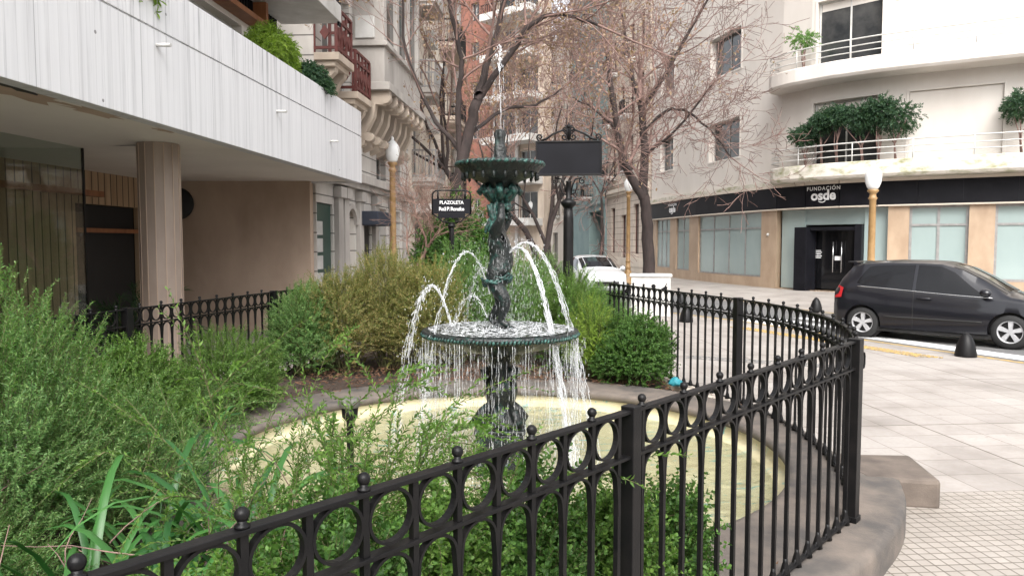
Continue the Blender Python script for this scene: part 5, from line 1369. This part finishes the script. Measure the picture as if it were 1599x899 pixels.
def shoots(rs, P0, D0, SL, nseg, sag, wob=.15):
    """curved shoots: returns points (n, nseg+1, 3) and tangents"""
    n = len(P0); pts = [P0]; D = D0.copy(); tg = [D0]
    for k in range(nseg):
        D = unit(D+np.array([0, 0, -sag])*(k+1)/nseg+rs.normal(size=D.shape)*wob/nseg*1.5); pts.append(pts[-1]+D*(SL/nseg)[:, None]); tg.append(D)
    return np.stack(pts, 1), np.stack(tg, 1)
def stems_mesh(pts, r0, r1):
    n, m, _ = pts.shape; d = unit((pts[:, -1]-pts[:, 0])); rs = np.random.RandomState(1); s, u = frames(d, rs)
    rad = (r0+(r1-r0)*np.linspace(0, 1, m))[None, :, None]
    ring = []
    for a in (0, 2*PI/3, 4*PI/3): ring.append(pts+(s*math.cos(a)+u*math.sin(a))[:, None, :]*rad)
    V = np.stack(ring, 2).reshape(-1, 3); Q = []
    base = (np.arange(n)[:, None]*m+np.arange(m-1)[None, :]).reshape(-1)*3
    for j in range(3): Q.append(np.stack([base+j, base+(j+1) % 3, base+3+(j+1) % 3, base+3+j], 1))
    return V, np.concatenate(Q)
def leaves_on(rs, pts, tg, nl, L, W, ang=.9, broad=False, start=.1, pair=True, fold=.25):
    n, m, _ = pts.shape; t = start+(1-start)*np.linspace(0, 1, nl)
    idx = t*(m-1); i0 = np.minimum(idx.astype(int), m-2); f = (idx-i0)[None, :, None]
    P = pts[:, i0]*(1-f)+pts[:, i0+1]*f; T = unit((tg[:, i0]*(1-f)+tg[:, i0+1]*f).reshape(-1, 3)).reshape(n, nl, 3)
    s, u = frames(tg[:, 0], rs); phi = (np.arange(nl)*2.4)[None, :]+rs.rand(n, 1)*6.28+rs.normal(size=(n, nl))*.3
    Sd = s[:, None, :]*np.cos(phi)[..., None]+u[:, None, :]*np.sin(phi)[..., None]
    Sd = Sd-T*np.sum(Sd*T, 2, keepdims=True)
    out = []
    for sg in ((1, -1) if pair else (1,)):
        a = ang+rs.normal(size=(n, nl, 1))*.18
        D = unit((T*np.cos(a)+Sd*sg*np.sin(a)).reshape(-1, 3)); Nn = unit(np.cross(np.cross(D, T.reshape(-1, 3)), D)+rs.normal(size=D.shape)*.25)
        sz = (1-.45*np.abs(t-.45)*1.2)[None, :]*(.75+.5*rs.rand(n, nl))
        out.append(leaf_quads(P.reshape(-1, 3), D, Nn, (L*sz).ravel(), (W*sz).ravel(), broad, fold))
    V = np.concatenate([o[0] for o in out]); off = 0; Q = []
    for o in out: Q.append(o[1]+off); off += len(o[0])
    return V, np.concatenate(Q)
def lumpy(D, seed):
    r = np.random.RandomState(seed); v = np.zeros(len(D))
    for k in range(5):
        w_ = r.normal(size=3)*(1.6+k*1.1); v += np.sin(D @ w_+r.rand()*6)/(1.2+k*.7)
    return v/2.2
def shrub(label, c, rad, n, SLen, nl, L, W, leaf, seed, broad=False, ang=.9, sag=.15, up=.5, cat='shrub', group=None, lump=.25, inner=.45, stem=m_stem, name='shrub', wob=.3, zmin=.16, pair=True, outk=1.0, stemr=.0016):
    """c: ground centre, rad: (rx, ry, h)"""
    rs = np.random.RandomState(seed); root = thing(name, (c[0], c[1], .14), 0, label, cat, group)
    D = rs.normal(size=(n, 3)); D[:, 2] = np.abs(D[:, 2])*1.0-.25; D = unit(D)
    rr = inner+(1-inner)*rs.rand(n)**.6; k = (1+lump*lumpy(D, seed))*rr
    cen = np.array([c[0], c[1], rad[2]*.42]); ax = np.array([rad[0], rad[1], rad[2]*.62])
    P0 = cen+D*ax*k[:, None]; P0[:, 2] = np.maximum(P0[:, 2], zmin)
    sl = SLen*(.5+.8*rs.rand(n)); D0 = unit(D*outk+np.array([0, 0, up])+rs.normal(size=D.shape)*wob); P0 = P0-D0*(sl*.55)[:, None]; P0[:, 2] = np.maximum(P0[:, 2], zmin)
    pts, tg = shoots(rs, P0, D0, sl, 5, sag)
    V, Q = leaves_on(rs, pts, tg, nl, L, W, ang, broad, pair=pair)
    np_mesh('foliage', V, Q, leaf, root)
    V, Q = stems_mesh(pts, stemr, stemr*.5); V2 = []
    # woody limbs from the foot of the plant
    m = max(10, n//40); ii = rs.choice(n, m); A = np.array([c[0], c[1], .12])+rs.normal(size=(m, 3))*np.array([rad[0]*.12, rad[1]*.12, 0]); B = pts[ii, 0]
    t = np.linspace(0, 1, 6)[None, :, None]; mid = (A+B)/2+rs.normal(size=(m, 3))*.06+np.array([0, 0, .05]); lp = A[:, None]*(1-t)**2+2*mid[:, None]*t*(1-t)+B[:, None]*t*t
    W2, Q2 = stems_mesh(lp, .009, .003); V = np.concatenate([V, W2]); Q = np.concatenate([Q, Q2+len(V)-len(W2)])
    np_mesh('branches', V, Q, stem, root)
    return root
GF = 'shrubs in the fountain bed'
# left foreground mass of narrow leaved silvery shrub
shrub('big silvery green shrub filling the left edge, tallest spike near the lobby glass', (-2.65, 3.65), (.72, .72, 1.55), 2300, .28, 24, .026, .0082, L_silver, 1, sag=.05, up=.9, group=GF, lump=.30)
shrub('silvery shrub low in the lower left corner in front of the tallest one', (-2.35, 2.75), (.50, .45, .95), 1500, .24, 22, .023, .0072, L_silver, 2, sag=.1, up=.7, group=GF, lump=.35)
shrub('silvery shrub sloping down to the coping left of the strap leaves', (-2.45, 4.45), (.48, .50, .95), 1200, .24, 22, .024, .0076, L_silver, 3, sag=.1, up=.7, group=GF)
shrub('bright green shrub just inside the left fence, in front of the stone column', (-3.15, 6.0), (.50, .60, 1.08), 1500, .22, 14, .028, .013, L_mid, 4, up=.6, group=GF, broad=True, lump=.3)
shrub('bright green rounded shrub right of the column, leaning on the coping', (-2.85, 7.35), (.55, .55, .90), 1600, .20, 18, .023, .009, L_mid, 5, up=.5, group=GF)
shrub('dark leaved low shrub overhanging the left coping below the bright ones', (-2.85, 6.65), (.42, .45, .62), 700, .16, 10, .018, .009, L_box, 6, up=.3, group=GF, broad=True)
# arching sprays close to the camera, over the pool
def sprays(label, c, n, seed, leaf, L, W, SLo, lean, nl=34, r=.2, sag=.35, z0=.3, broad=False, h=.5):
    rs = np.random.RandomState(seed); root = thing('shrub', (c[0], c[1], .14), 0, label, 'shrub', GF)
    P0 = np.array([c[0], c[1], z0])+rs.normal(size=(n, 3))*np.array([r, r, .18]); P0[:, 2] = np.clip(P0[:, 2], .15, None)
    D0 = unit(rs.normal(size=(n, 3))*np.array([.5, .5, .3])+np.array([lean[0], lean[1], 1.0])); sl = SLo*(.45+.75*rs.rand(n))
    pts, tg = shoots(rs, P0, D0, sl, 8, sag, .35)
    # side shoots
    m = n*4; ii = rs.choice(n, m); kk = rs.randint(2, 8, m); Ps = pts[ii, kk]; Ds = unit(tg[ii, kk]+rs.normal(size=(m, 3))*.6); p2, t2 = shoots(rs, Ps, Ds, sl[ii]*.28*(.5+rs.rand(m)), 8, sag*.3, .2)
    pts = np.concatenate([pts, p2]); tg = np.concatenate([tg, t2])
    V, Q = leaves_on(rs, pts[:n], tg[:n], nl, L, W, .75, broad, start=.25); V2, Q2 = leaves_on(rs, pts[n:], tg[n:], nl//2, L, W, .75, broad, start=.1)
    np_mesh('foliage', np.concatenate([V, V2]), np.concatenate([Q, Q2+len(V)]), leaf, root); V, Q = stems_mesh(pts, .0026, .0009); np_mesh('branches', V, Q, m_stem, root); return root
sprays('loose arching sprays of fresh green leaves over the pool, left of the fountain foot', (-.74, 3.05), 95, 21, L_mid, .034, .012, 1.0, (.25, .15))
sprays('upright leafy sprays in front of the pool spotlight', (-1.05, 3.3), 46, 22, L_mid, .029, .0095, 1.15, (.05, .2), sag=.2)
sprays('thin green sprays reaching right in front of the bronze plinth', (-.62, 2.85), 34, 23, L_mid, .029, .0095, .85, (.45, .2), sag=.3)
sprays('sparse silvery spikes standing between the strap leaves and the pool', (-1.95, 3.8), 30, 24, L_silver, .026, .008, .75, (.1, .1), sag=.15)
# box hedge inside the near fence
hedge = [(-.92, 2.0, .32, .34, .98), (-.60, 2.40, .34, .32, .96), (-.25, 2.66, .30, .26, .96), (.06, 2.76, .28, .24, .98), (.38, 2.93, .25, .20, .94), (.68, 3.14, .18, .14, .84)]
hl = ['box bush at the lower left behind the near fence', 'box bush second from the left behind the near fence', 'box bush in the middle of the row behind the near fence', 'box bush under the plinth end of the near fence', 'box bush just left of the middle fence post', 'slim box bush at the right end of the row, beside the middle fence post']
for i, (x, y, a, b, h) in enumerate(hedge):
    shrub(hl[i], (x, y), (a, b, h), int(620+1000*a), .20, 10, .027, .019, L_box if i % 2 else L_mid, 30+i, broad=True, up=.8, group='box bushes behind the near fence', lump=.25, ang=.8)
# behind the pool
bk = [((-2.75, 9.55), (.48, .55, 1.25), L_silver, 'grey green shrub at the left end of the back row, by the brown wall'),
      ((-2.35, 9.9), (.62, .6, 1.55), L_yel, 'yellowing shrub in the back row below the green door'),
      ((-1.75, 10.2), (.60, .6, 1.72), L_yel, 'tall tan and yellow shrub in the back row left of the small black sign'),
      ((-1.15, 10.0), (.55, .55, 1.55), L_yel, 'golden green shrub in the back row right behind the left water jets'),
      ((-.75, 11.2), (.75, .6, 1.80), L_silver, 'pale green shrub behind the fountain and below the small black sign'),
      ((.10, 10.8), (.65, .6, 1.62), L_silver, 'pale green feathery shrub directly behind the bronze figure'),
      ((.80, 10.2), (.50, .5, 1.38), L_mid, 'green shrub at the foot of the big blank sign'),
      ((1.30, 11.2), (.55, .6, 1.18), L_silver, 'light green shrub in front of the white car')]
for i, (c, r, lf, lb) in enumerate(bk):
    shrub(lb, c, r, 1350, .28, 18, .030, .0105, lf, 50+i, up=.7, group=GF, lump=.3, sag=.12)
shrub('lime tipped shrub between the bronze basin and the dark bush', (1.02, 9.25), (.42, .42, 1.18), 800, .2, 10, .022, .010, L_ylw, 70, broad=True, up=.5, group=GF)
shrub('dense dark green box bush by the curved fence, teal bag at its foot', (1.50, 9.05), (.54, .50, 1.02), 2300, .17, 11, .026, .017, L_box, 71, broad=True, up=.35, group=GF, lump=.5, inner=.5, sag=.05, wob=.5)
shrub('small dark box bush tucked left of the dense one', (1.02, 9.75), (.42, .4, .98), 1200, .16, 10, .026, .017, L_box, 72, broad=True, up=.4, group=GF)
shrub('broad leaved evergreen bush behind the small plaza sign', (-1.0, 14.6), (.95, .8, 2.45), 1100, .35, 9, .085, .035, L_box, 73, broad=True, up=.3, group=None, lump=.3, ang=1.0)
shrub('loose evergreen shrub closing the bed behind the back row', (.6, 13.6), (.7, .7, 1.55), 900, .3, 12, .035, .011, L_silver, 74, up=.6, group=GF)
shrub('green shrub in the bed near the thin pinkish tree', (-2.2, 12.6), (.7, .7, 1.55), 900, .3, 12, .035, .011, L_yel, 75, up=.6, group=GF)
# strap leaved plants
def strap(label, c, n, seed, Lf=.55, W=.032, z0=.16, group='strap leaved plants in the lower left'):
    rs = random.Random(seed); root = thing('strap_leaved_plant', (c[0], c[1], .14), 0, label, 'plant', group); q = MB()
    for k in range(n):
        a = rs.uniform(0, 2*PI); l = Lf*rs.uniform(.6, 1.15); el_ = rs.uniform(.75, 1.35); w_ = W*rs.uniform(.7, 1.15); p = Vector((c[0]+rs.gauss(0, .03), c[1]+rs.gauss(0, .03), z0)); d = Vector((math.cos(a)*math.cos(el_), math.sin(a)*math.cos(el_), math.sin(el_)))
        sdv = Vector((-math.sin(a), math.cos(a), rs.uniform(-.2, .2))); m = 9; vs = []
        for i in range(m+1):
            t = i/m; ww = w_*(.55+.9*t-1.45*t**3.2)*.75+.001; up_ = sdv.cross(d).normalized()
            vs += [p-sdv*ww/2+up_*ww*.18, p, p+sdv*ww/2+up_*ww*.18]; p = p+d*(l/m); d = (d+Vector((0, 0, -.14-.42*t))).normalized()
        q.add(vs, [(i*3+j, i*3+j+1, i*3+j+4, i*3+j+3) for i in range(m) for j in (0, 1)], True)
    q.build('leaves', L_strap, root); return root
for i, (x, y, n, l, lb) in enumerate([(-1.24, 3.30, 44, 1.2, 'strap leaved clump against the left coping, leaves over the pool edge'), (-1.30, 2.70, 36, 1.05, 'strap leaved clump just behind the lower left end of the fence'), (-1.72, 2.85, 34, 1.1, 'strap leaved clump among the silvery shrubs at lower left'), (-1.66, 3.4, 26, 1.15, 'strap leaved clump with one long arching leaf above the pool edge'),
                               (-1.55, 2.35, 30, 1.0, 'strap leaved clump lowest in the left corner of the bed'), (-2.25, 5.0, 26, 1.0, 'glossy strap leaves farther back beside the left shrubs'), (-1.02, 2.55, 24, .9, 'strap leaved clump right of the others, below the arching sprays')]):
    strap(lb, (x, y), n, 90+i, l, .055)

# dry twigs poking out at lower left
q = MB(); rt = random.Random(12)
for k in range(46):
    p = Vector((rt.uniform(-2.6, -.8), rt.uniform(1.7, 3.3), rt.uniform(.2, .7))); d = Vector((rt.gauss(0, .6), rt.gauss(0, .5), rt.uniform(.2, 1))).normalized(); pts = [p]
    for i in range(5): d = (d+Vector((rt.gauss(0, .25), rt.gauss(0, .25), rt.gauss(-.05, .2)))).normalized(); pts.append(pts[-1]+d*rt.uniform(.05, .12))
    q.tube(pts, [.0035, .003, .0028, .0022, .0018, .001], 5, cap=False)
tag(q.build('dry_twigs', m_twig), kind='stuff')
# potted palm in front of the lobby, dark plants behind the glass
def palm(label, c, n, seed, Lf=1.1, z0=.35, name='palm', droop=.16):
    rs = np.random.RandomState(seed); root = thing(name, (c[0], c[1], 0), 0, label, 'palm')
    a = rs.rand(n)*2*PI; e = rs.uniform(.6, 1.45, n); D0 = np.stack([np.cos(a)*np.cos(e), np.sin(a)*np.cos(e), np.sin(e)], 1); P0 = np.array([c[0], c[1], z0])+rs.normal(size=(n, 3))*np.array([.06, .06, .1])
    pts, tg = shoots(rs, P0, D0, Lf*(.6+.6*rs.rand(n)), 10, droop*2.2, .15); V, Q = leaves_on(rs, pts, tg, 30, .20, .013, .7, False, start=.2, fold=.1); np_mesh('fronds', V, Q, L_palm, root); V, Q = stems_mesh(pts, .007, .002); np_mesh('stalks', V, Q, m_stem, root)
    q = MB(); q.lathe([(.16, 0), (.20, .34), (.21, .36), (.18, .36), (.17, .33), (.001, .33)], (c[0], c[1], 0), 20); q.build('pot', m_grey, root); return root
palm('feathery potted palm in front of the dark lobby door', (-5.6, 10.7), 34, 1)
palm('dark potted palm behind the lobby glass at the left edge', (-6.9, 9.6), 22, 2, .8)
# planters above the overhang
M0_ = WM['modernist_building']
def over(label, y, rad, leaf, seed, n, L, W, broad, z=4.45, x=-.55, up=.4, sag=.2, SL=.3):
    p = M0_ @ Vector((x, y, 0)); r = shrub(label, (p.x, p.y), rad, n, SL, 12, L, W, leaf, seed, broad=broad, up=up, sag=sag, zmin=-.3); r.location.z = z; return r
over('bright yellow green bamboo like bush spilling over the white parapet', 12.3, (.38, .75, .78), L_ylw, 81, 1700, .07, .015, False, z=4.68, x=-.42, sag=.5, SL=.22)
over('dark glossy bush hanging over the corner end of the white parapet', 13.75, (.36, .52, .60), L_blue, 82, 760, .06, .028, True, z=4.66, x=-.30, sag=.4, SL=.22)
over('tip of a lime green plant above the parapet at the top edge', 8.1, (.35, .5, .8), L_ylw, 83, 260, .12, .05, True, z=4.35, x=-.4)
# trees on the corner building balconies
def balc_tree(px_, rail, t, label, h, cr, seed, z, leaf=L_blue, n=420):
    best = min(range(len(rail)), key=lambda k: abs(800+F*rail[k].x/rail[k].y-px_)); p = rail[best]; n_ = Vector((p.x-0, p.y-0)).normalized(); p = p+n_*t
    rs = np.random.RandomState(seed); root = thing('potted_tree', (p.x, p.y, z), 0, label, 'potted tree', 'small trees in planters on the lower curved balcony')
    D = unit(rs.normal(size=(n, 3))); P0 = np.array([p.x, p.y, z+h])+D*np.array([cr, cr, cr*.75])*(.35+.65*rs.rand(n))[:, None]*(1+.55*lumpy(D, seed))[:, None]
    pts, tg = shoots(rs, P0, unit(D+rs.normal(size=D.shape)*.4), .2*(.6+.8*rs.rand(n)), 3, .3); V, Q = leaves_on(rs, pts, tg, 7, .085, .035, .8, True); np_mesh('crown', V, Q, leaf, root)
    q = MB()
    for k in range(4):
        e = Vector((p.x+rs.normal()*cr*.4, p.y+rs.normal()*cr*.4, z+h*.95)); q.tube([(p.x+.03*k, p.y, z+.15), (p.x+.05*rs.normal(), p.y+.05*rs.normal(), z+h*.5), e], [.025, .02, .01], 6)
    q.build('trunk', m_twig, root); q = MB(); q.lathe([(.14, 0), (.19, .26), (.20, .28), (.16, .28), (.001, .25)], (p.x, p.y, z), 14); q.build('planter', m_grey, root)
zt_ = 4.5
for i, (px_, h, cr) in enumerate([(1248, 1.55, .46), (1278, 1.95, .50), (1305, 2.15, .46), (1335, 1.9, .60), (1362, 2.2, .44), (1391, 1.85, .62), (1589, 1.95, .55)]):
    lab = ['small tree at the rounded left end of the lower balcony', 'dark small tree, second from the left on the lower balcony', 'small tree in front of the left edge of the balcony door', 'small tree in the middle of the balcony door', 'small tree by the right edge of the balcony door', 'small tree right of the balcony door, before the closed shutter', 'small tree cut by the right edge of the photo on the lower balcony'][i]
    balc_tree(px_, railA, .30, lab, h, cr, 200+i, zt_, n=400)
balc_tree(1245, railB, .45, 'sparse pale potted tree at the left end of the upper balcony', 1.5, .5, 220, 8.2, L_silver, 130)

# ================================================================== trees
def tree(label, base, H, r0, seed, lean=(0, 0), levels=5, spread=.6, trunk_h=.3, mat=m_bark, twigmat=m_twig, leaf=None, nleaf=0, kids=(4, 4, 4, 4), grp=None, name='bare_tree', upk=.25, lenk=.72, fork=None, rmin=.004, wig=.12, leafsize=.07):
    rnd_ = random.Random(seed); root = thing(name, (*base, 0), 0, label, 'tree', grp); T = MB(); W_ = MB(); tips = []; cnt = [0]
    def branch(p, d, L, r, lv):
        n = 6 if lv < 2 else (4 if lv < 4 else 3); pts = [p]; rad = [r]; step = L/n
        for i in range(n):
            d = (d+Vector((rnd_.gauss(0, wig), rnd_.gauss(0, wig), rnd_.gauss(0, wig)+upk*.12*(1 if lv < 3 else .2)))).normalized(); pts.append(pts[-1]+d*step); rad.append(max(rmin, r*(1-.55*(i+1)/n)))
        (T if lv < 2 else W_).tube(pts, rad, (10, 8, 5, 4, 3, 3)[min(lv, 5)], cap=False)
        if lv >= levels-2: tips.extend(pts[1:])
        if lv >= levels-1: return
        k = kids[min(lv, len(kids)-1)]+rnd_.choice((-1, 0, 0, 1))
        for c_ in range(max(2, k)):
            t = rnd_.uniform(.35 if lv else .75, 1.0) if c_ else 1.0; idx = min(n, max(1, int(round(t*n)))); q_ = pts[idx]; dl = (pts[idx]-pts[idx-1]).normalized()
            s_ = dl.orthogonal().normalized(); s_.rotate(Matrix.Rotation(2*PI*(c_+rnd_.random())/max(2, k), 3, dl)); a = spread*rnd_.uniform(.55, 1.25)*(.6 if c_ == 0 else 1)
            nd = (dl*math.cos(a)+s_*math.sin(a)+Vector((0, 0, upk*.35))).normalized(); branch(q_, nd, L*lenk*rnd_.uniform(.75, 1.15), rad[idx]*rnd_.uniform(.6, .78), lv+1)
    d0 = Vector((lean[0], lean[1], 1)).normalized()
    if fork:
        for (pl, ra, rb2, lv, nk, bl) in fork:
            P_ = [Vector(v) for v in pl]; sm = []
            for i in range(len(P_)-1):     # smooth the hand-laid limb and give it a little wobble
                a_, b_, c_, e_ = P_[max(0, i-1)], P_[i], P_[i+1], P_[min(len(P_)-1, i+2)]
                for k in range(5):
                    t = k/5; sm.append(.5*((2*b_)+(c_-a_)*t+(2*a_-5*b_+4*c_-e_)*t*t+(3*b_-a_-3*c_+e_)*t**3)+Vector((rnd_.gauss(0, .012), rnd_.gauss(0, .03), rnd_.gauss(0, .012)))*(H/9))
            sm.append(P_[-1]); m_ = len(sm)-1; (T if lv < 2 else W_).tube(sm, [ra+(rb2-ra)*k/m_ for k in range(m_+1)], 9, cap=False)
            for c_ in range(nk):
                t = .25+.75*(c_+rnd_.random())/nk; idx = min(m_, max(1, int(t*m_))); dl = (sm[idx]-sm[idx-1]).normalized(); s_ = dl.orthogonal().normalized(); s_.rotate(Matrix.Rotation(rnd_.uniform(0, 2*PI), 3, dl)); a = rnd_.uniform(.5, 1.15)
                branch(sm[idx], (dl*math.cos(a)+s_*math.sin(a)+Vector((0, 0, upk*.3))).normalized(), bl*rnd_.uniform(.6, 1.2), (ra+(rb2-ra)*t)*.5, 2)
            if nk: branch(sm[-1], (sm[-1]-sm[-2]).normalized(), bl, rb2, 2)
    else: branch(Vector((*base, -.15)), d0, H*trunk_h, r0, 0)
    T.build('trunk', mat, root); W_.build('branches', twigmat, root)
    if leaf and nleaf:
        rs = np.random.RandomState(seed); tp_ = np.array([tuple(t) for t in tips]); P = tp_[rs.choice(len(tp_), nleaf)]+rs.normal(size=(nleaf, 3))*.09; D = unit(rs.normal(size=(nleaf, 3))+np.array([0, 0, -.8])); Nn, _ = frames(D, rs)
        V, Q = leaf_quads(P, D, Nn, leafsize*(.6+.8*rs.rand(nleaf)), leafsize*.55*(.6+.8*rs.rand(nleaf)), True); np_mesh('dead_leaves', V, Q, leaf, root)
    return root
G1 = 'bare trees around the fountain garden'
FK1 = [([(-1.32, 15, -.1), (-1.23, 15, 1.6), (-1.11, 15, 3.05), (-.85, 15.05, 4.23), (-.68, 15.1, 4.88)], .165, .095, 0, 0, 1),
       ([(-1.05, 15, 3.4), (-1.07, 14.9, 4.75), (-1.0, 14.8, 5.5), (-1.2, 14.7, 6.45), (-1.25, 14.7, 7.8)], .065, .035, 1, 9, 1.7),
       ([(-.68, 15.1, 4.88), (-.46, 15.2, 5.66), (-.2, 15.3, 6.6), (0, 15.4, 7.9)], .085, .035, 1, 10, 1.7),
       ([(-.70, 15.08, 4.75), (-.13, 15.0, 5.55), (.39, 14.9, 6.2), (.95, 14.9, 6.42), (1.7, 14.9, 6.2)], .07, .028, 1, 10, 1.6),
       ([(-1.0, 15.02, 3.7), (-1.7, 15.3, 4.6), (-2.2, 15.5, 5.9), (-2.3, 15.6, 7.2)], .05, .02, 1, 7, 1.4),
       ([(-.9, 15.0, 4.0), (-.2, 15.8, 4.7), (.5, 16.3, 4.9), (1.1, 16.6, 5.3)], .045, .018, 1, 8, 1.3)]
tree('dark trunked leaning tree with dead brown leaves, left of the fountain top', (-1.3, 15.0), 9, .20, 301, fork=FK1, levels=6, kids=(3, 4, 4, 4, 3), spread=.6, lenk=.66, leaf=L_brown, nleaf=3000, leafsize=.07, grp=G1)
tree('thin pinkish bare tree with tangled branches beside the left street lamp', (-1.75, 14.2), 5.4, .085, 302, lean=(-.05, 0), trunk_h=.30, levels=6, kids=(4, 4, 4, 4, 3), spread=.65, mat=m_barkp, twigmat=m_barkp, rmin=.0035, grp=G1, wig=.2)
tree('second thin bare tree just behind the left street lamp', (-2.9, 18.5), 7.0, .10, 303, lean=(-.04, 0), trunk_h=.28, levels=6, kids=(4, 4, 4, 3, 3), spread=.6, mat=m_barkp, twigmat=m_barkp, grp=G1, wig=.2)
FK2 = [([(5.62, 30, -.1), (5.56, 30, .7), (5.45, 30, 3.0), (5.3, 30, 3.97)], .28, .20, 0, 0, 1),
       ([(5.35, 30, 3.7), (4.6, 29.9, 4.96), (4.17, 29.8, 6.6), (3.9, 29.7, 8.4), (3.65, 29.6, 10.2)], .20, .06, 1, 12, 2.2),
       ([(5.3, 30, 3.8), (5.35, 30, 5.5), (5.2, 30, 7.4)], .20, .13, 1, 5, 2.0),
       ([(5.2, 30, 7.3), (6.0, 29.8, 8.4), (6.8, 29.6, 9.9), (7.8, 29.4, 11.6)], .12, .04, 1, 11, 2.1),
       ([(5.2, 30, 7.3), (4.8, 30.2, 8.9), (4.4, 30.4, 11.3)], .11, .04, 1, 9, 2.1),
       ([(5.3, 30, 6.3), (6.3, 29.5, 7.2), (7.4, 29.1, 6.6), (8.5, 28.8, 5.2)], .08, .025, 1, 12, 1.7),
       ([(5.33, 30, 5.4), (6.4, 28.8, 6.3), (7.6, 28.2, 7.9)], .07, .025, 1, 10, 1.8),
       ([(4.9, 30, 4.5), (4.2, 29, 5.2), (3.8, 28.6, 4.6), (3.6, 28.4, 3.6)], .06, .02, 1, 9, 1.4),
       ([(4.3, 29.8, 6.3), (3.2, 29.5, 7.2), (2.3, 29.3, 7.6)], .06, .02, 1, 8, 1.7)]
tree('dark forked plane tree with tangled grey twigs before the white corner building', (5.6, 30.0), 12, .34, 304, fork=FK2, levels=6, kids=(3, 5, 4, 3, 3), spread=.75, lenk=.70, rmin=.010, grp=G1, wig=.16)
G2 = 'brown leaved trees down the street'
far = [(.9, 24, 11, .13, .18, 'slender tree right behind the bronze figure, trunk leaning right'), (2.0, 27, 10.5, .11, -.16, 'slender tree leaning left behind the big blank sign'), (-1.2, 27, 13, .2, .02, 'brown leaved tree behind the dark leaning one'), (1.2, 36, 15, .2, .05, 'tall brown leaved tree over the middle of the street'),
       (5.2, 44, 13, .16, .0, 'brown leaved tree in front of the teal block'),
       (-1.6, 40, 16, .22, .03, 'brown leaved tree in front of the brick tower'), (2.6, 50, 17, .22, 0, 'farthest brown leaved tree, highest above the street')]
for i, (x, y, H_, r_, ln, lb) in enumerate(far):
    tree(lb, (x, y), H_, r_, 400+i, lean=(ln, 0), trunk_h=.38, levels=5, kids=(4, 4, 4, 5), spread=.6, leaf=L_brown, nleaf=(700, 500, 1900, 1900, 260, 2200, 1700)[i], leafsize=.10+.001*y, grp=G2, rmin=.0065, mat=m_bark)

# unseen apartment row added behind the camera for glass and car paint to reflect
def block_mat():
    m, nt, p = newmat('reflection_row_face')
    b = _n(nt, 'ShaderNodeTexBrick', offset=0.0); b.inputs['Scale'].default_value = 1; b.inputs['Brick Width'].default_value = 2.6; b.inputs['Row Height'].default_value = 3.2; b.inputs['Mortar Size'].default_value = .75; b.inputs['Mortar Smooth'].default_value = 0
    b.inputs['Color1'].default_value = (.04, .045, .05, 1); b.inputs['Color2'].default_value = (.07, .07, .07, 1); b.inputs['Mortar'].default_value = (.42, .38, .33, 1)
    sep = nt.nodes.new('ShaderNodeSeparateXYZ'); nt.links.new(coords(nt), sep.inputs[0]); cmb = nt.nodes.new('ShaderNodeCombineXYZ'); nt.links.new(sep.outputs[0], cmb.inputs[0]); nt.links.new(sep.outputs[2], cmb.inputs[1]); nt.links.new(cmb.outputs[0], b.inputs['Vector'])
    nt.links.new(b.outputs[0], p.inputs['Base Color']); return m
fb = thing('added_reflection_row', (0, -34, 0), 0, 'unseen beige apartment row added behind the viewer for reflections', 'building')
facade('wall', Path([(45, -34), (-40, -34)]), 0, 14, [], block_mat(), fb, depth=6)
